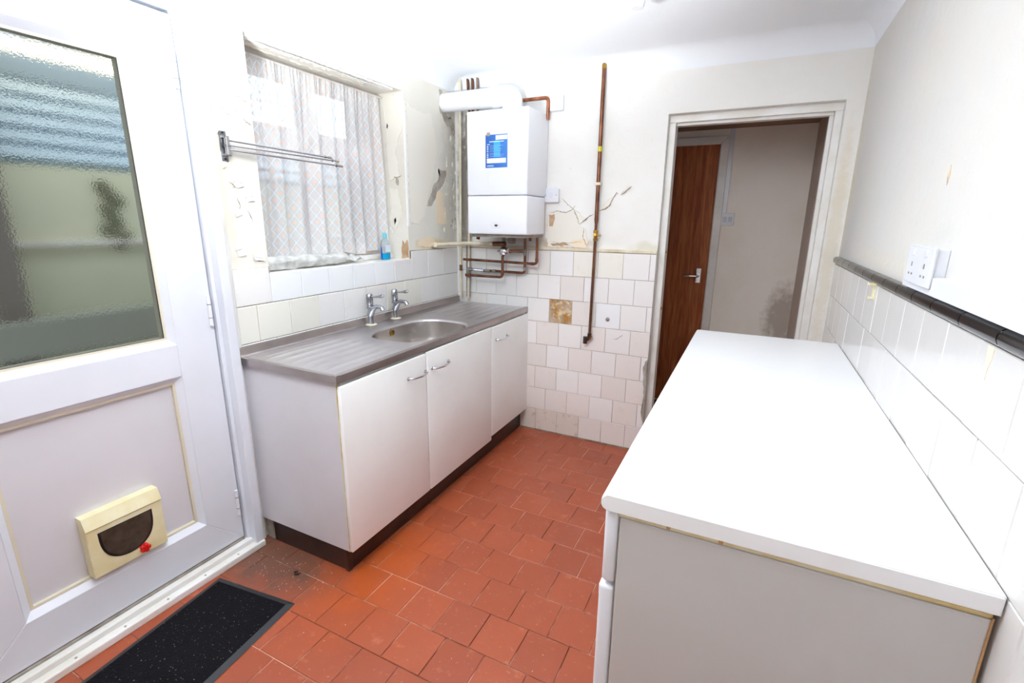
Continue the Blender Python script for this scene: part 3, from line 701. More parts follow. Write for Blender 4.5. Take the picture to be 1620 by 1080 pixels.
# hinges
for z in (.235, 1.066, 1.905):
    hg = part('hinge', tube(BM(), [(.006, -1.768, z - .058), (.006, -1.768, z + .058)], .007), m_white_plastic, door, smooth=True)
    for zz in (z - .026, z + .026): part('hinge_ring', tube(BM(), [(.006, -1.768, zz - .0015), (.006, -1.768, zz + .0015)], .0076), m_grey_pipe, hg, smooth=True)
# threshold
part('threshold', bx(-.06, .060, -2.70, CY - .0, 0, .028, bev=.004), m_gloss, door)
part('threshold_strip', bx(-.06, .030, -2.66, CY - .036, .028, .050, bev=.004), m_gloss, door)
for k in range(6): part('screw', lathe(BM(), [(.004, 0), (.004, .0012)], (.045, -1.82 - .14 * k, .028), n=8), m_grey_pipe, door)
part('weather_seal', bx(-.02, .004, LY0, LY1, .050, .060, bev=.002), m_grey_pipe, door)
# handle on the lock side
hd = part('handle_plate', bx(0, .012, -2.575, -2.545, .98, 1.20, bev=.005), m_white_plastic, door)
part('lever', tube(BM(), bend([(.01, -2.56, 1.11), (.055, -2.56, 1.11), (.055, -2.45, 1.11)], .02), .009), m_white_plastic, hd, smooth=True)
# cat flap on the lower panel
fy0, fy1, fz0, fz1 = -2.279, -2.050, .236, .458
cf = part('cat_flap', bx(-.03, .016, fy0, fy1, fz0, fz1 - .045, bev=.004), m_cream_plastic, door); cf['label'] = 'yellowed cream cat flap'
bm = BM()
pr = [(-.03, fz1 - .047), (.016, fz1 - .047), (.020, fz1 - .042), (.004, fz1), (-.03, fz1)]
A = [bm.verts.new((x, fy0, z)) for x, z in pr]; B = [bm.verts.new((x, fy1, z)) for x, z in pr]
for k in range(5): bm.faces.new((A[k], A[(k + 1) % 5], B[(k + 1) % 5], B[k]))
bm.faces.new(A); bm.faces.new(B[::-1]); part('hood', bm, m_cream_plastic, cf)
def dshape(cy, top, hw, dep, n=28):
    pts = [(cy - hw, top), (cy + hw, top)]
    for k in range(1, n):
        t = PI * k / n; pts.append((cy + hw * math.cos(t) * (1.0), top - dep * (math.sin(t) ** .62)))
    return pts
for (hw, dep, h, m_, nm) in ((.082, .124, .0172, m_dark, 'flap_surround'), (.075, .115, .0185, m_flap, 'flap')):
    bm = BM(); pts = dshape(-2.167, fz1 - .064 - (.003 if nm == 'flap' else 0), hw, dep)
    lo = [bm.verts.new((.012, a, b)) for a, b in pts]; hi = [bm.verts.new((h, a, b)) for a, b in pts]
    bm.faces.new(hi); bm.faces.new(lo[::-1])
    for k in range(len(pts)): bm.faces.new((lo[k], lo[(k + 1) % len(pts)], hi[(k + 1) % len(pts)], hi[k]))
    part(nm, bm, m_, cf)
bm = BM()
for k in range(5):
    a = k * 2 * PI / 5; lathe(bm, [(.0075, 0), (.0075, .010), (.005, .013)], (.016, -2.128 + .010 * math.cos(a), .262 + .010 * math.sin(a)), 'x', 10)
lathe(bm, [(.010, 0), (.010, .014)], (.016, -2.128, .262), 'x', 12)
part('locking_knob', bm, m_red, cf, smooth=True)['label'] = 'red locking knob'

# ---- outside, seen through the glass
m_green = mat('pale_green_outside_wall', (212, 210, 184), .85, vary=(198, 198, 174), vscale=1.5)
out_wall = tag(link('wall_outside', bx(-1.35, -1.1, -4.2, 1.6, -.2, 1.64), m_green), 'pale green outer wall beyond the frosted door', 'wall', kind='structure')
m_slat = mat('pale_blue_slat', (212, 232, 246), .6)
for k in range(5):
    z = 1.67 + .068 * k
    part('slat', bx(-1.14, -1.12, -4.2, 1.6, z, z + .046, bev=.004), m_slat, out_wall)
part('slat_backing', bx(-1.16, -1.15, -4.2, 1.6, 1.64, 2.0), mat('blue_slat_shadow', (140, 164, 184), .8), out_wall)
part('fascia', bx(-1.16, -1.12, -4.2, -1.28, 2.0, 2.6, bev=.004), mat('blue_grey_fascia', (140, 160, 176), .6), out_wall)
for yy in (-1.99, .2): part('post', bx(-1.10, -1.02, yy - .05, yy + .05, -.2, 2.4), mat('weathered_post', (128, 118, 110), .8), out_wall)
part('rail', bx(-1.10, -1.06, -4.2, 1.6, 1.28, 1.30), m_wf, out_wall)
part('ledge', bx(-1.10, -.96, -4.2, 1.6, .80, .96), mat('grey_green_ledge', (160, 160, 148), .9), out_wall)
for k in range(9): part('ivy_leaf', lathe(BM(), [(.002, 0), (.035, .004), (.002, .012)], (-1.09, -1.51 + random.uniform(-.05, .05), 1.28 + .035 * k), 'x', 7), mat('dark_leaf', (110, 110, 84), .7), out_wall)
tag(link('ground_outside', bx(-1.35, -.27, -4.2, 1.6, -.25, -.12), mat('outside_concrete', (120, 118, 112), .9)), 'grey concrete path outside the back door', 'ground', kind='structure')
lt = tag(link('streak_glow_bar', bx(-.98, -.93, -2.6, -1.30, 2.075, 2.105, bev=.01), mat('warm_streak_glow', (255, 236, 190), .4, emission=((255, 232, 180), 2.6))), 'added warm glowing bar that makes the bright streak blurred in the door glass', 'lamp')  # emitter and its mounts added to make the warm streak in the pane
part('glow_bar_batten', bx(-.99, -.92, -2.7, -1.28, 2.105, 2.13), m_wf, lt)
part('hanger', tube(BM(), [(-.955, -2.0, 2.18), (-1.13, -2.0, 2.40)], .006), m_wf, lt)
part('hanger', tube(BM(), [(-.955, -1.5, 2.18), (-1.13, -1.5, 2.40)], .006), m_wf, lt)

# ---- hallway beyond the doorway
tag(link('wall_hallway_end', bx(.2, 2.4, 1.0, 1.1, -.1, 2.3), m_hall), 'shadowed beige wall at the end of the hallway', 'wall', kind='structure')
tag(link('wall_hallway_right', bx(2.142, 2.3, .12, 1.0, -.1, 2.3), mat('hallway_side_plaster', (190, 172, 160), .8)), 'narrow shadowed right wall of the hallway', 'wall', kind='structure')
tag(link('wall_hallway_left', bx(.15, .25, .12, 1.0, -.1, 2.3), m_hall), 'left wall of the hallway hidden past the doorway', 'wall', kind='structure')
tag(link('ceiling_hallway', bx(.15, 2.3, .12, 1.1, 2.052, 2.15), m_hall_ceiling), 'low unlit hallway ceiling beyond the doorway, its dimness coloured in brown', 'ceiling', kind='structure')
# doorway frame
dfr = tag(link('trim_4', bx(OX0 + .037, OX1 - .035, .071, .119, OZ - .052, OZ - .003, bev=.002), m_gloss), 'white painted timber frame lining the open hallway doorway', 'door frame', kind='structure')
part('jamb', bx(OX0 + .0005, OX0 + .036, .045, .125, 0, OZ - .0385, bev=.002), m_gloss, dfr)
part('jamb', bx(OX1 - .034, OX1 - .0005, .045, .125, 0, OZ - .0385, bev=.002), m_gloss, dfr)
part('head', bx(OX0 + .0005, OX1 - .0005, .045, .0705, OZ - .038, OZ - .0005, bev=.002), m_gloss, dfr)
part('stop', bx(OX1 - .052, OX1 - .034, .085, .125, 0, OZ - .04, bev=.002), m_gloss, dfr)
part('bolt_keep', bx(OX0 + .034, OX0 + .040, .06, .08, 1.24, 1.256, bev=.001), m_brass, dfr)
part('bolt_keep', bx(OX0 + .034, OX0 + .040, .06, .08, .905, .921, bev=.001), m_brass, dfr)
# hallway door
d2 = tag(link('door_2', bx(.81, 1.562, .985, 1.0, .01, 1.955), m_wood), 'dark reddish-brown flush wooden door at the end of the hallway', 'door', kind='structure')
mitre('y', 1.0, .745, 1.622, 0, 2.006, .055, .022, .026, 0, m_gloss, d2, 'architrave', sides='LRT', rnd=.003)
pl = part('handle_plate', bx(1.488, 1.525, .977, .985, .975, 1.085, bev=.003), m_chrome, d2)
part('lever', tube(BM(), bend([(1.507, .98, 1.03), (1.507, .935, 1.03), (1.405, .935, 1.028)], .015), .009), m_chrome, pl, smooth=True)
tag(link('trim_5', bx(1.622, 1.650, .985, 1.0, 1.47, 2.05, bev=.002), m_upvc), 'white cable trunking running down to the hallway light switch', 'trunking', kind='structure')
sw = thing('light_switch', 'white light switch on the hallway wall beside the brown door', 'light switch', (1.663, 1.0, 1.44))
part('back_plate', bx(1.620, 1.706, .982, 1.0, 1.398, 1.484, bev=.003), m_white_plastic, sw)
for xx in (1.645, 1.680): part('rocker', bx(xx - .011, xx + .011, .976, .983, 1.425, 1.457, bev=.002), mat('switch_rocker_grey', (205, 205, 212), .3), sw)

# ================================================================== SINK UNIT
unit = thing('sink_cabinet', 'white three-door sink cabinet on a dark brown plinth along the window wall', 'cabinet', (.27, -.84, 0))
part('carcass', bx(.015, .535, -1.655, -.005, .13, .65), m_unit_side, unit)
part('side_panel', bx(.012, .537, -1.672, -1.656, .112, .829, bev=.0015), m_unit_side, unit)
part('edging', bx(.536, .540, -1.673, -1.655, .112, .829), m_seam, unit)
part('rail', bx(.50, .537, -1.655, -.005, .79, .829), m_unit, unit)
for i, (a, b, z0, hy) in enumerate(((-1.674, -1.148, .114, (-1.283, -1.158)), (-1.142, -.516, .114, (-1.105, -.968)), (-.510, -.004, .138, (-.464, -.328)))):
    d = part('door', bx(.541, .558, a, b, z0, .818 if i != 1 else .822, bev=.005, seg=3), m_unit, unit, smooth=True)
    hz = .735
    hd = part('handle', tube(BM(), bend([(.556, hy[0], hz), (.580, hy[0] + .006, hz), (.588, (hy[0] + hy[1]) / 2, hz - .003), (.580, hy[1] - .006, hz), (.556, hy[1], hz)], .022, 6), .0045, 12), m_chrome, d, smooth=True)
    for q in hy: part('rosette', lathe(BM(), [(.0085, 0), (.008, .003), (.005, .005)], (.558, q, hz), 'x', 14), m_chrome, hd, smooth=True)
part('plinth', bx(.495, .512, -1.66, -.0, 0, .135), m_plinth, unit)
part('plinth', bx(.065, .495, -1.655, -1.640, 0, .115), m_plinth, unit)
part('corner_block', bx(.496, .516, -1.662, -1.640, 0, .114, bev=.002), m_plinth, unit)
part('wall_batten', bx(.012, .055, -1.655, -1.62, 0, .115, bev=.003), m_bare, unit)

# sink top
sink = thing('kitchen_sink', 'stainless steel sink with two ribbed drainers and an oval bowl', 'sink', (.28, -.84, .86))
ZT = .860; SX1 = .556; SY0, SY1 = -1.684, -.002
BX, BY, BA, BB = .345, -.895, .185, .262                                   # bowl centre and half sizes
def sup(t, a, b, e=2.9):
    c, s = math.cos(t), math.sin(t)
    return BX + a * math.copysign(abs(c) ** (2 / e), c), BY + b * math.copysign(abs(s) ** (2 / e), s)
MY0, MY1 = -1.215, -.585; XI0, XI1 = .028, .530
bm = BM(); NB = 128
def recta(t):
    c, s = math.cos(t), math.sin(t); hx, hy = (XI1 - XI0) / 2, (MY1 - MY0) / 2; cx, cy = (XI0 + XI1) / 2, (MY0 + MY1) / 2
    k = 1 / max(abs(c) / hx, abs(s) / hy); return cx + c * k, cy + s * k
corner_ts = []
rim = []; rings = []
ts = [2 * PI * k / NB for k in range(NB)]
hx, hy = (XI1 - XI0) / 2, (MY1 - MY0) / 2; ca = math.atan2(hy, hx)
for q in (ca, PI - ca, PI + ca, 2 * PI - ca):
    k = min(range(NB), key=lambda i: abs(ts[i] - q)); ts[k] = q
outer = [bm.verts.new((*recta(t), ZT)) for t in ts]
mid = []
for t in ts:
    a = Vector(recta(t)); b = Vector(sup(t, BA + .012, BB + .012)); q = a.lerp(b, .8); mid.append(bm.verts.new((q.x, q.y, ZT)))
rings = [outer, mid]
for off, z in ((.012, 0.0), (.008, -.0012), (.003, -.005), (0, -.011)):
    rings.append([bm.verts.new((*sup(t, BA + off, BB + off), ZT + z)) for t in ts])
for a, b in zip(rings, rings[1:]):
    for k in range(NB): bm.faces.new((a[k], a[(k + 1) % NB], b[(k + 1) % NB], b[k]))
# drainers
def ridge(x, u):                                                            # u 0..1 along the drainer from the bowl end
    rx = (x - .10) / (.49 - .10)
    if not 0 < rx < 1: return 0
    ph = rx * 6.0; f = ph - math.floor(ph)
    e = min(1, max(0, (u - .06) / .06)) * min(1, max(0, (.95 - u) / .08))
    return .0060 * (math.exp(-((f - .5) / .17) ** 2) - .45) * e
for (ya, yb, bowl_end) in ((SY0 + .018, MY0, 'b'), (MY1, SY1 - .004, 'a')):
    nx_, ny_ = 90, 40; g = []
    for i in range(nx_ + 1):
        x = XI0 + (XI1 - XI0) * i / nx_; row = []
        for j in range(ny_ + 1):
            yy = ya + (yb - ya) * j / ny_; u = (yb - yy) / (yb - ya) if bowl_end == 'b' else (yy - ya) / (yb - ya)
            row.append(bm.verts.new((x, yy, ZT + ridge(x, u))))
        g.append(row)
    for i in range(nx_):
        for j in range(ny_): bm.faces.new((g[i][j], g[i + 1][j], g[i + 1][j + 1], g[i][j + 1]))
part('deck', bm, m_steel, sink, smooth=True)
# rolled front lip, side lip and back upstand as swept sections
def sweep(sec, a, b, name, m):
    bm = BM(); A = [bm.verts.new(a(p)) for p in sec]; B = [bm.verts.new(b(p)) for p in sec]; n = len(sec)
    for k in range(n): bm.faces.new((A[k], A[(k + 1) % n], B[(k + 1) % n], B[k]))
    bm.faces.new(A); bm.faces.new(B[::-1]); return part(name, bm, m, sink, smooth=True)
lip = [(XI1, ZT), (XI1 + .006, ZT + .0025), (SX1 - .006, ZT + .0025), (SX1 - .001, ZT), (SX1, ZT - .006), (SX1, ZT - .030), (SX1 - .016, ZT - .030), (SX1 - .018, ZT - .006), (XI1, ZT - .004)]
sweep(lip, lambda p: (p[0], SY0, p[1]), lambda p: (p[0], SY1, p[1]), 'front_lip', m_steel_edge)
lip2 = [(SY0 + .019, ZT), (SY0 + .012, ZT + .0028), (SY0 + .004, ZT + .0028), (SY0, ZT), (SY0 - .001, ZT - .004), (SY0 - .001, ZT - .030), (SY0 + .012, ZT - .030), (SY0 + .019, ZT - .004)]
sweep(lip2, lambda p: (.013, p[0], p[1]), lambda p: (SX1 - .001, p[0], p[1]), 'side_lip', m_steel_edge)
lip3 = [(SY1, ZT - .03), (SY1, ZT + .004), (SY1 - .006, ZT + .004), (SY1 - .008, ZT), (SY1 - .008, ZT - .03)]
sweep(lip3, lambda p: (.013, p[0], p[1]), lambda p: (SX1 - .001, p[0], p[1]), 'side_lip', m_steel_edge)
upst = [(.0125, ZT - .02), (.0125, ZT + .040), (.017, ZT + .041), (.021, ZT + .034), (.023, ZT + .008), (.027, ZT + .002), (.033, ZT), (.033, ZT - .02)]
sweep(upst, lambda p: (p[0], SY0 + .002, p[1]), lambda p: (p[0], SY1, p[1]), 'upstand', m_steel_edge)
# bowl
bm = BM(); prof = [(0, -.011), (-.001, -.03), (-.006, -.10), (-.012, -.135), (-.026, -.155), (-.05, -.165), (-.12, -.168)]
rings = [[bm.verts.new((*sup(t, BA + o, BB + o), ZT + z)) for t in ts] for o, z in prof]
for a, b in zip(rings, rings[1:]):
    for k in range(NB): bm.faces.new((a[k], a[(k + 1) % NB], b[(k + 1) % NB], b[k]))
bm.faces.new(rings[-1])
bowl = part('bowl', bm, m_bowl, sink, smooth=True)
part('waste', lathe(BM(), [(.035, 0), (.035, .003), (.02, .001)], (BX, BY, ZT - .168)), m_dull_chrome, bowl, smooth=True)
t_ov = math.radians(181)
ox, oy = sup(t_ov, BA - .003, BB - .003)
bm = BM(); lathe(bm, [(.017, 0), (.017, .004), (.010, .005)], (0, 0, 0), 'x', 18)
nrm = Vector((BX - ox, (BY - oy) * .35, 0)).normalized()
bmesh.ops.transform(bm, matrix=Matrix.Translation((ox, oy, ZT - .036)) @ nrm.to_track_quat('X', 'Z').to_matrix().to_4x4(), verts=bm.verts)
ov = part('overflow_ring', bm, m_brass, bowl, smooth=True)
bm = BM()
for k in range(6):
    a = k * PI / 3; lathe(bm, [(.003, .0045), (.003, .0062)], (0, .0075 * math.cos(a), .0075 * math.sin(a)), 'x', 8)
bmesh.ops.transform(bm, matrix=Matrix.Translation((ox, oy, ZT - .036)) @ nrm.to_track_quat('X', 'Z').to_matrix().to_4x4(), verts=bm.verts)
part('overflow_hole', bm, m_dark, ov)
# taps
def tap(x, y, rot):
    M_ = Matrix.Translation((x, y, ZT + .002)) @ Matrix.Rotation(rot, 4, 'Z') @ Matrix.Diagonal((1.06, 1.12, 1.06, 1))
    def tp(name, bm, m, parent):
        bmesh.ops.transform(bm, matrix=M_, verts=bm.verts); return part(name, bm, m, parent, smooth=True)
    base = tp('tap', tube(BM(), bend([(0, 0, .003), (-.002, 0, .03), (0, 0, .075), (.006, 0, .095)], .02), [.015] + [.0125] * 7 + [.015] * 7 + [.016][:1] if False else .0135, 18), m_dull_chrome, sink)
    tp('washer', lathe(BM(), [(.029, 0), (.029, .003), (.022, .006), (.016, .007)], (0, 0, 0)), m_painted_pipe, base)
    tp('spout', tube(BM(), [(-.004, 0, .050), (.006, 0, .072), (.022, 0, .090), (.042, 0, .098), (.062, 0, .098), (.074, 0, .094), (.080, 0, .082)], [.016, .017, .013, .010, .0095, .0105, .0115], 16), m_dull_chrome, base)
    tp('headgear', lathe(BM(), [(.016, .085), (.0165, .095), (.012, .100), (.0155, .104), (.0165, .135), (.015, .155), (.010, .160)], (-.002, 0, 0), n=8), m_dull_chrome, base)
    bm = BM(); tube(bm, [(.006, 0, .147), (.03, 0, .146), (.055, 0, .149), (.068, 0, .151), (.082, 0, .154), (.090, 0, .155)], [.0055, .0045, .0055, .0085, .009, .004], 12)
    tp('lever', bm, m_dull_chrome, base)
tap(.052, -.945, math.radians(0)); tap(.052, -.742, math.radians(0))

# ================================================================== BOILER AND PIPES
bo = thing('wall_boiler', 'white wall-hung gas boiler in the far left corner above the drainer', 'boiler', (.468, -.15, 1.33))
part('casing', bx(.270, .668, -.297, -.004, 1.560, 2.026, bev=.010, seg=3), m_boiler, bo, smooth=True)
low = part('lower_cover', bx(.270, .668, -.297, -.03, 1.335, 1.557, bev=.010, seg=3), m_boiler, bo, smooth=True)
part('underside', bx(.285, .655, -.27, -.02, 1.318, 1.338), m_grey_pipe, bo)
bm = BM(); lathe(bm, [(.040, 0.0), (.034, .0012), (.018, .0004), (.012, .0002)], (0, 0, 0), '-y', 28); bmesh.ops.scale(bm, vec=(1, 1, .45), verts=bm.verts); bmesh.ops.translate(bm, vec=(.468, -.2972, 1.388), verts=bm.verts)
part('dished_recess', bm, m_boiler_side, low, smooth=True)
bm = BM(); lathe(bm, [(.011, 0), (.010, .003), (.004, .004)], (0, 0, 0), '-y', 16); bmesh.ops.scale(bm, vec=(1, 1, .6), verts=bm.verts); bmesh.ops.translate(bm, vec=(.468, -.297, 1.388), verts=bm.verts)
part('indicator', bm, m_dark, low)
# sticker
def sticker_mat():
    m = bpy.data.materials.new('blue_printed_label'); m.use_nodes = True; N = NT(m); p = N.n['Principled BSDF']; p.inputs['Roughness'].default_value = .4
    sep = N.node('ShaderNodeSeparateXYZ'); N.l.new(N.coord('Generated'), sep.inputs[0]); u, v = sep.outputs[0], sep.outputs[2]
    def rect(a, b, c, d): return N.math('MULTIPLY', N.math('MULTIPLY', N.math('GREATER_THAN', u, a), N.math('LESS_THAN', u, b)), N.math('MULTIPLY', N.math('GREATER_THAN', v, c), N.math('LESS_THAN', v, d)))
    col = N.mix(u, s2l((28, 92, 178)), s2l((56, 124, 208)))
    col = N.mix(rect(.38, .68, .32, .80), col, s2l((52, 168, 228)))
    col = N.mix(rect(.44, .60, .72, .84), col, s2l((52, 168, 228)))
    for y_, x0_, x1_ in ((.66, .2, .8), (.61, .2, .6), (.56, .2, .75), (.50, .2, .7), (.43, .2, .66), (.385, .2, .85), (.335, .2, .8)): col = N.mix(N.math('MULTIPLY', rect(x0_, x1_, y_, y_ + .012), .45), col, s2l((200, 226, 250)))
    for y_ in (.64, .59, .54, .48, .41, .36, .31): col = N.mix(rect(.07, .13, y_, y_ + .03), col, s2l((225, 236, 250)))
    col = N.mix(rect(.18, .84, .775, .80), col, s2l((210, 228, 250))); col = N.mix(rect(.07, .2, .70, .72), col, s2l((210, 228, 250)))
    col = N.mix(rect(.47, .99, .84, .97), col, s2l((246, 244, 248))); col = N.mix(rect(.06, .94, .14, .285), col, s2l((246, 246, 250)))
    col = N.mix(rect(.07, .38, .035, .08), col, s2l((150, 190, 235))); 
    N.l.new(col, p.inputs['Base Color']); return m
part('label_sticker', bx(.398, .540, -.2985, -.2965, 1.713, 1.892), sticker_mat(), bo)['label'] = 'blue printed label sticker'
part('tape', bx(.405, .428, -.2990, -.2970, 1.885, 1.905), m_grey_pipe, bo)
part('flue_elbow', tube(BM(), bend([(.38, -.125, 2.130), (.485, -.125, 2.130), (.485, -.125, 2.00)], .06, 8), .060, 28), m_flue, bo, smooth=True)
part('flue_collar', lathe(BM(), [(.075, 0), (.075, .012), (.066, .02)], (.485, -.125, 2.024)), m_flue, bo, smooth=True)
fl = thing('flue_pipe', 'thick white horizontal flue pipe from the boiler into the window wall', 'pipe', (.2, -.125, 2.13))
part('pipe', tube(BM(), [(.002, -.125, 2.130), (.382, -.125, 2.130)], .055, 28), m_flue, fl, smooth=True)
part('joint_ring', tube(BM(), [(.36, -.125, 2.130), (.40, -.125, 2.130)], .0625, 28), m_flue, fl, smooth=True)
def pipe(name, pts, r, m, label, group=None, rad=.022, fit=None, fm=None):
    t = thing(name, label, 'pipe', pts[0], group)
    part('tube', tube(BM(), bend(pts, rad), r, 14), m, t, smooth=True)
    for q, d in (fit or []):
        q = Vector(q); d = Vector(d); part('fitting', tube(BM(), [q - d, q + d], r * 1.22, 14), fm or m, t, smooth=True)
    return t
# verticals in the corner
pipe('painted_pipe', [(.060, -.055, .895), (.078, -.055, 2.283)], .0085, m_painted_pipe, 'cream-painted vertical pipe in the corner, left of the darker pipe beside the boiler', fit=[((.0635, -.055, 1.10), (0, 0, .02))], fm=m_copper)
pipe('painted_pipe', [(.118, -.05, .895), (.150, -.05, 2.07)], .0085, m_painted_pipe, 'cream-painted vertical pipe tight against the left side of the boiler', fit=[((.124, -.05, 1.07), (0, 0, .035))], fm=m_grey_pipe)
pipe('dark_pipe', [(.100, -.024, .90), (.112, -.024, 2.07)], .013, m_grey_pipe, 'mould-darkened grey pipe between the two cream ones left of the boiler')
for i, (xx, lab) in enumerate(((.128, 'leftmost of the three short copper pipes rising above the flue'), (.163, 'middle one of the three short copper pipes rising above the flue'), (.200, 'rightmost of the three short copper pipes rising above the flue, paint-spattered'))):
    pipe('copper_pipe', [(xx + (.012 if i == 0 else 0), -.045, 2.05), (xx, -.045, 2.284)], .0085, (m_copper, m_copper, mat('spattered_copper', (150, 128, 118), .5, .4, vary=(112, 84, 70), vscale=50))[i], lab, 'pipes above the flue')
# pipes under the boiler
pipe('copper_pipe', [(.100, -.075, 1.160), (.640, -.075, 1.152), (.640, -.075, 1.33)], .0085, m_copper, 'uppermost long copper pipe under the boiler, turning up at its right end', 'pipes under the boiler', fit=[((.640, -.075, 1.175), (0, 0, .012)), ((.61, -.075, 1.1525), (.012, 0, 0))])
pipe('copper_pipe', [(.24, -.048, 1.087), (.30, -.048, 1.09), (.545, -.048, 1.088), (.545, -.048, 1.33)], .0085, m_copper, 'middle dark copper pipe under the boiler with a flexible grey end', 'pipes under the boiler', fit=[((.545, -.048, 1.22), (0, 0, .02)), ((.545, -.048, 1.115), (0, 0, .012)), ((.27, -.048, 1.089), (.02, 0, 0)), ((.32, -.048, 1.09), (.012, 0, 0))], fm=m_grey_pipe)
pipe('copper_pipe', [(.13, -.100, 1.058), (.410, -.100, 1.058), (.410, -.100, 1.195)], .0085, m_copper, 'lowest copper pipe under the boiler, rising to the round valve', 'pipes under the boiler', fit=[((.410, -.100, 1.085), (0, 0, .012)), ((.150, -.100, 1.058), (.02, 0, 0))])
pipe('flexible_hose', [(.125, -.075, 1.098), (.18, -.08, 1.094), (.238, -.050, 1.088)], .010, m_dull_chrome, 'braided grey flexible hose joining a copper pipe left under the boiler')
pv = thing('pressure_valve', 'round chrome valve hanging under the boiler', 'valve', (.415, -.09, 1.225))
bm = BM(); bmesh.ops.create_uvsphere(bm, u_segments=24, v_segments=14, radius=.033); bmesh.ops.scale(bm, vec=(1, .8, .95), verts=bm.verts); bmesh.ops.translate(bm, vec=(.415, -.09, 1.225), verts=bm.verts)
part('dome', bm, m_chrome, pv, smooth=True)
part('band', tube(BM(), [(.446, -.09, 1.226), (.452, -.09, 1.226)], .018), m_white_plastic, pv, smooth=True)
part('side_outlet', tube(BM(), [(.452, -.09, 1.226), (.475, -.085, 1.228), (.54, -.068, 1.228)], [.012, .009, .009]), m_copper, pv, smooth=True)
part('neck', tube(BM(), [(.410, -.08, 1.25), (.408, -.08, 1.325)], .013), m_grey_pipe, pv, smooth=True)
part('bleed_stub', tube(BM(), [(.385, -.09, 1.225), (.368, -.09, 1.225)], .004), m_grey_pipe, pv)
part('valve_body', bx(.44, .49, -.10, -.06, 1.272, 1.318, bev=.014), m_grey_pipe, pv, smooth=True)
wp = pipe('painted_pipe', [(.012, -.305, 1.262), (.045, -.24, 1.262), (.045, -.24, 1.262), (.12, -.10, 1.266), (.335, -.10, 1.270)], .0125, m_painted_pipe, 'thick cream waste pipe running from the window wall to under the boiler', fit=[((.022, -.288, 1.262), (-.008, .016, 0)), ((.33, -.10, 1.270), (.012, 0, 0))])
pipe('copper_stub', [(.335, -.10, 1.270), (.43, -.10, 1.272)], .015, m_copper, 'fat brown copper stub at the end of the cream waste pipe')
pipe('copper_stub', [(.262, -.16, 1.30), (.27, -.16, 1.335)], .012, m_copper, 'short rusty pipe stub under the left edge of the boiler')
pipe('copper_stub', [(.61, -.11, 1.295), (.60, -.11, 1.335)], .010, m_copper, 'short dark pipe stub under the right edge of the boiler')
pipe('copper_pipe', [(.485, -.03, 2.120), (.672, -.03, 2.120), (.672, -.03, 2.0)], .0105, m_copper_bright, 'bright copper pipe bending down behind the top right of the boiler')
# long vertical gas pipe
gp = thing('gas_pipe', 'long brown copper pipe down the far wall between boiler and doorway', 'pipe', (.995, -.02, .69))
part('tube', tube(BM(), [(1.000, -.028, 2.255), (.999, -.028, 1.42)], .0115, 14), m_copper, gp, smooth=True)
part('tube', tube(BM(), [(.999, -.028, 1.43), (.999, -.028, 1.37), (.993, -.030, .70)], .0085, 14), m_copper, gp, smooth=True)
part('reducer', tube(BM(), [(.999, -.028, 1.435), (.999, -.028, 1.405)], [.013, .0095], 14), m_copper, gp, smooth=True)
part('top_elbow', tube(BM(), bend([(1.0, -.028, 2.235), (1.0, -.028, 2.262), (1.0, -.002, 2.262)], .014), .013, 14), m_brass, gp, smooth=True)
v_ = part('valve', lathe(BM(), [(.012, -.032), (.015, -.028), (.015, -.018), (.011, -.014), (.014, 0), (.011, .014), (.015, .018), (.015, .028), (.012, .032)], (.999, -.030, 1.335), n=6), m_brass, gp)
part('tap_key', tube(BM(), [(1.005, -.035, 1.337), (1.035, -.037, 1.337)], .005, 10), m_brass, v_)
part('yellow_band', tube(BM(), [(1.0, -.028, 1.806), (1.0, -.028, 1.834)], .0123, 14), m_yellow, gp, smooth=True)
part('clip', bx(.982, 1.016, -.042, 0, 1.622, 1.638, bev=.003), m_painted_pipe, gp)
part('bottom_elbow', tube(BM(), bend([(.993, -.030, .735), (.993, -.030, .700), (.965, -.036, .690)], .014), .012, 14), m_plinth, gp, smooth=True)
part('bayonet_socket', tube(BM(), [(.970, -.036, .712), (.968, -.038, .668)], [.015, .0135], 14), m_plinth, gp, smooth=True)
part('bleed_screw', tube(BM(), [(.997, -.04, .70), (1.010, -.046, .722)], .006, 10), m_brass, gp)

# ---- electrical plates
def plate_sw(name, label, x0, x1, z0, z1, screws=True, switch=True):
    t = thing(name, label, 'socket', ((x0 + x1) / 2, 0, (z0 + z1) / 2))
    part('pattress', bx(x0 + .002, x1 - .002, -.020, 0, z0 + .002, z1 - .002, bev=.003), m_white_plastic, t)
    fp = part('faceplate', bx(x0, x1, -.027, -.020, z0, z1, bev=.004, seg=3), m_white_plastic, t)
    cz = (z0 + z1) / 2; cx = (x0 + x1) / 2
    if screws:
        for xx in (x0 + .014, x1 - .014): part('screw', lathe(BM(), [(.0032, 0), (.003, .001)], (xx, -.027, cz), '-y', 10), m_grey_pipe, fp)
    if switch: part('fuse_carrier', bx(cx - .010, cx + .010, -.0285, -.026, cz - .016, cz + .016, bev=.001), m_upvc, fp)
    return t
plate_sw('fused_spur', 'white electrical plate low beside the right edge of the boiler', .655, .752, 1.527, 1.613)
plate_sw('junction_box', 'white electrical box high behind the bent copper pipe by the boiler', .675, .764, 2.045, 2.132, False, False)
# blanking tile screw
bs = thing('cistern_screw', 'grey screw head in the bright white tile right of the gas pipe', 'screw', (1.098, -.012, .830))
part('washer', lathe(BM(), [(.013, 0), (.012, .003), (.007, .004)], (1.098, -.0112, .830), '-y', 18), m_dull_chrome, bs, smooth=True)
part('screw_head', lathe(BM(), [(.006, .003), (.005, .007)], (1.098, -.0112, .830), '-y', 6), m_grey_pipe, bs)
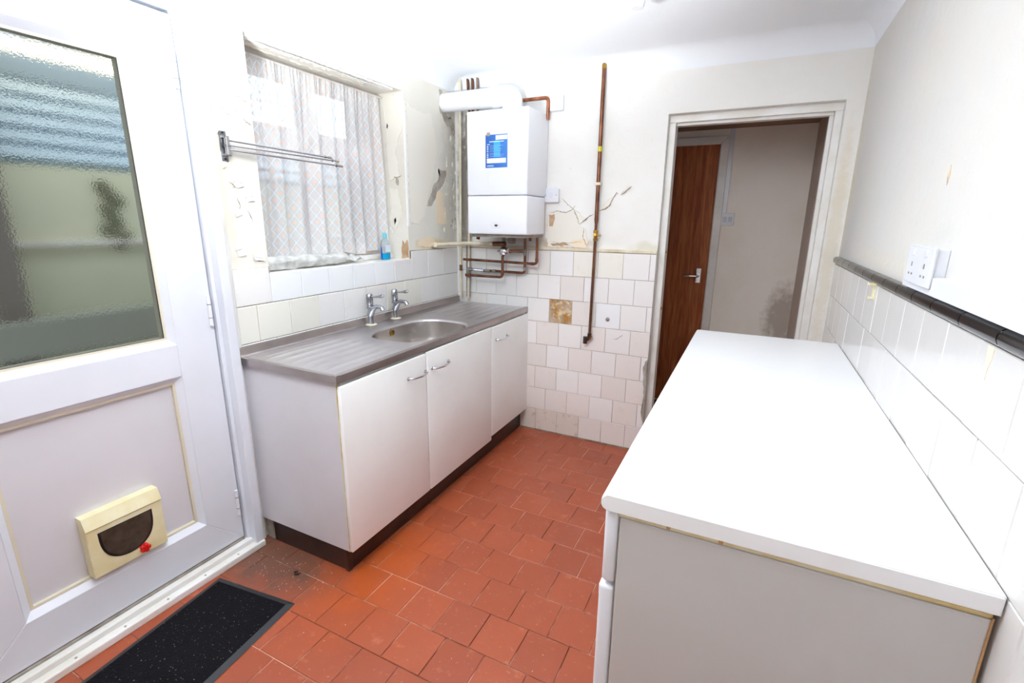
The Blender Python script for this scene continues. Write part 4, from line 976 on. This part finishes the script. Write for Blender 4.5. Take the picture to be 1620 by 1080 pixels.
# double socket on right wall
so = thing('double_socket', 'white double socket on the right wall above the black border tiles', 'socket', (W, -1.43, 1.325))
part('pattress', bx(W - .022, W, -1.525, -1.342, 1.282, 1.364, bev=.002), m_white_plastic, so)
fp = part('faceplate', bx(W - .030, W - .022, -1.530, -1.337, 1.278, 1.368, bev=.003), m_white_plastic, so)
for cy in (-1.385, -1.483):
    part('rocker', bx(W - .0335, W - .029, cy - .010, cy + .010, 1.343, 1.362, bev=.0015), mat('rocker_white', (228, 228, 234), .3), fp)
    bm = BM()
    box(bm, W - .0310, W - .0298, cy - .003, cy + .003, 1.318, 1.329)
    for q in (-.012, .012): box(bm, W - .0310, W - .0298, cy + q - .004, cy + q + .004, 1.298, 1.303)
    part('pin_slots', bm, m_grey_pipe, fp)
tk = thing('cable_trunking', 'white cable trunking lying above the black border tiles on the right wall', 'trunking', (W, -2.2, 1.285))
part('spur', bx(W - .020, W, -1.534, -1.29, 1.262, 1.277, bev=.002), m_white_plastic, tk)
part('channel', bx(W - .020, W, -3.3, -1.534, 1.262, 1.304, bev=.002), m_white_plastic, tk)
part('lid', bx(W - .024, W - .020, -3.3, -1.534, 1.264, 1.303, bev=.0015), m_white_plastic, tk)
hk = thing('cup_hook', 'small yellowed hook stuck under the black border on the right wall', 'hook', (W - .011, -.95, 1.225))
part('shank', bx(W - .016, W - .0105, -.955, -.945, 1.180, 1.232, bev=.001), m_cream_plastic, hk)
part('crossbar', bx(W - .030, W - .0105, -.966, -.934, 1.222, 1.230, bev=.001), m_cream_plastic, hk)
part('tip', bx(W - .026, W - .0105, -.957, -.943, 1.178, 1.186, bev=.001), m_cream_plastic, hk)

# ---- towel rack with swinging arms
rk = thing('towel_rail', 'folding chrome towel rail with swing arms on the wall left of the window', 'towel rail', (0, -1.62, 1.68))
bk = part('wall_bracket', bx(0, .006, -1.640, -1.612, 1.625, 1.735, bev=.0025), m_dull_chrome, rk)
for z in (1.728, 1.634): part('screw', lathe(BM(), [(.0045, 0), (.004, .002)], (.006, -1.626, z), 'x', 10), m_dark, bk)
part('hinge_barrel', tube(BM(), [(.020, -1.622, 1.648), (.020, -1.622, 1.712)], .010, 16), m_chrome, rk, smooth=True)
part('barrel_collar', tube(BM(), [(.020, -1.622, 1.676), (.020, -1.622, 1.684)], .012, 16), m_dull_chrome, rk, smooth=True)
part('hinge_lug', bx(.004, .022, -1.634, -1.611, 1.644, 1.652, bev=.001), m_dull_chrome, rk)
part('hinge_lug', bx(.004, .022, -1.634, -1.611, 1.708, 1.716, bev=.001), m_dull_chrome, rk)
for z0, pe in ((1.701, (.050, -1.155, 1.690)), (1.684, (.105, -1.165, 1.672)), (1.667, (.070, -1.110, 1.657))):
    a = part('arm', tube(BM(), [(.022, -1.615, z0), pe], .0046, 12), m_chrome, rk, smooth=True)
    q = Vector(pe); d = (q - Vector((.022, -1.615, z0))).normalized()
    part('arm_tip', tube(BM(), [q - d * .004, q + d * .016], .0055, 12), m_grey_pipe, a, smooth=True)
    part('stop_ring', tube(BM(), [q - d * .02, q - d * .016], .0075, 12), m_dull_chrome, a, smooth=True)

# ---- doormat
dm = thing('doormat', 'black ribbed doormat with rubber edge lying by the plastic door', 'doormat', (.29, -2.2, .002))
def quadprism(bm, P, z0, z1):
    lo = [bm.verts.new((*q, z0)) for q in P]; hi = [bm.verts.new((*q, z1)) for q in P]
    bm.faces.new(hi); bm.faces.new(lo[::-1])
    for k in range(4): bm.faces.new((lo[k], lo[(k + 1) % 4], hi[(k + 1) % 4], hi[k]))
    return bm
A_, B_ = Vector((.075, -1.925)), Vector((.458, -1.882)); dl = Vector((.085, -.73)).normalized() * .62
O_ = [A_, B_, B_ + dl, A_ + dl]; ctr = sum(O_, Vector((0, 0))) / 4
ex = (B_ - A_).normalized(); ey = dl.normalized()
I_ = [O_[0] + ex * .022 + ey * .022, O_[1] - ex * .022 + ey * .022, O_[2] - ex * .022 - ey * .022, O_[3] + ex * .022 - ey * .022]
part('carpet', quadprism(BM(), I_, .002, .0085), m_carpet, dm)
bm = BM()
for k in range(4):
    j = (k + 1) % 4
    v = [bm.verts.new((*O_[k], .002)), bm.verts.new((*O_[j], .002)), bm.verts.new((*I_[j], .0095)), bm.verts.new((*I_[k], .0095)), bm.verts.new((*I_[k], .002)), bm.verts.new((*I_[j], .002))]
    bm.faces.new((v[0], v[1], v[2], v[3])); bm.faces.new((v[3], v[2], v[5], v[4])); bm.faces.new((v[0], v[4], v[5], v[1]))
part('rubber_edge', bm, m_rubber, dm)
# little bits on the floor
lf = thing('dead_leaf', 'small dark crumpled leaf scrap on the floor near the cabinet corner', 'leaf', (.33, -1.765, .002))
bm = BM(); plate(bm, [(.318, -1.770), (.326, -1.755), (.336, -1.764), (.345, -1.757), (.342, -1.772), (.330, -1.778)], 'z', 0, .001, .003, .006); part('scrap', bm, m_plinth, lf)
bm = BM()
for k in range(190):
    if k < 130: x_, y_ = random.gauss(.28, .16), random.gauss(-1.80, .07)
    else: x_, y_ = random.uniform(.5, 1.6), random.uniform(-2.1, -.1)
    if not .07 < x_ < 1.6 or (x_ < .52 and y_ > -1.67): continue
    if x_ < .47 and y_ < -1.87: continue
    s_ = random.uniform(.0006, .0021); a0 = random.random() * 6
    vs = [bm.verts.new((x_ + s_ * math.cos(a0 + t), y_ + s_ * math.sin(a0 + t), .0022)) for t in (0, 1.5, 3, 4.6)]; tp_ = bm.verts.new((x_, y_, .0022 + s_ * .6))
    bm.faces.new(vs)
    for k2 in range(4): bm.faces.new((vs[k2], vs[(k2 + 1) % 4], tp_))
tag(link('paint_crumbs', bm, m_flake), 'pale paint and plaster crumbs scattered over the red floor', 'debris', kind='stuff')

# ================================================================== WORKTOP AND APPLIANCES ON THE RIGHT
XA = 1.655; YN = -2.086; YF = -.468; ZA = .918
wt = thing('worktop', 'long plain white laminate worktop along the right wall', 'worktop', (1.94, -1.28, ZA))
bm = BM(); prof = []
for k in range(6): a = PI / 2 + PI / 2 * k / 5; prof.append((XA + .010 + .010 * math.cos(a), ZA - .010 + .010 * math.sin(a)))
for k in range(6): a = PI + PI / 2 * k / 5; prof.append((XA + .010 + .010 * math.cos(a), ZA - .022 + .010 * math.sin(a)))
prof += [(W - .013, ZA - .032), (W - .013, ZA)]
A = [bm.verts.new((x, YN, z)) for x, z in prof]; B = [bm.verts.new((x, YF, z)) for x, z in prof]; n = len(prof)
fs = [bm.faces.new((A[k], A[(k + 1) % n], B[(k + 1) % n], B[k])) for k in range(n)]; e0 = bm.faces.new(A); e1 = bm.faces.new(B[::-1])
bmesh.ops.bevel(bm, geom=list(e0.edges) + list(e1.edges), offset=.0025, segments=2, affect='EDGES')
part('slab', bm, m_worktop, wt, smooth=True)
part('sealant', bx(W - .0135, W - .0105, YN + .01, YF, ZA - .012, ZA - .002), m_grey_pipe, wt)
def appliance(y0, y1, label):
    t = thing('undercounter_appliance', label, 'appliance', (1.95, (y0 + y1) / 2, 0), 'appliances under the worktop')
    part('body', bx(XA + .036, W - .018, y0, y1, .012, ZA - .044, bev=.003), m_appliance, t)
    part('lid', bx(XA + .030, W - .018, y0, y1, ZA - .043, ZA - .034, bev=.003), m_seam, t)
    fa = part('control_panel', bx(XA + .006, XA + .034, y0 + .002, y1 - .002, .722, ZA - .036, bev=.009, seg=3), m_white_plastic, t, smooth=True)
    part('dial', lathe(BM(), [(.018, 0), (.016, .006)], (XA + .006, y1 - .10, .80), '-x', 18), m_white_plastic, fa, smooth=True)
    d = part('door', bx(XA + .002, XA + .034, y0 + .002, y1 - .002, .05, .715, bev=.009, seg=3), m_white_plastic, t, smooth=True)
    part('grip', bx(XA - .004, XA + .004, y0 + .03, y0 + .15, .66, .69, bev=.003), m_white_plastic, d)
    part('seal', bx(XA + .034, XA + .036, y0 + .004, y1 - .004, .05, ZA - .05), m_grey_pipe, t)
    for a in (XA + .07, W - .06):
        for b in (y0 + .05, y1 - .05): part('foot', lathe(BM(), [(.018, 0), (.018, .012)], (a, b, 0)), m_dark, t)
    return t
ap = appliance(YN + .006, -1.47, 'white undercounter appliance nearest the camera with plain grey-white side')
for a, b, c in ((1.862, 1.870, .0), (1.775, 1.782, .001)): part('rust_spot', bx(a, b, YN + .0035, YN + .007, ZA - .040, ZA - .033, bev=.001), m_rust, ap)
part('rusty_edge', bx(W - .0195, W - .0175, YN + .004, YN + .012, .30, ZA - .04), m_rust, ap)
appliance(-1.455, -.88, 'white undercounter appliance farther from the camera, mostly hidden under the worktop')

# ---- lampholder on the ceiling
lh = thing('ceiling_lampholder', 'small white lampholder hanging from the ceiling at the top edge', 'lamp', (1.365, -.86, H))
part('rose', lathe(BM(), [(.045, 0), (.043, -.016), (.02, -.022)], (1.365, -.86, H)), m_white_plastic, lh, smooth=True)
part('holder', lathe(BM(), [(.014, -.02), (.020, -.035), (.020, -.062), (.026, -.066), (.026, -.082), (.022, -.098), (.014, -.098)], (1.365, -.86, H)), m_white_plastic, lh, smooth=True)
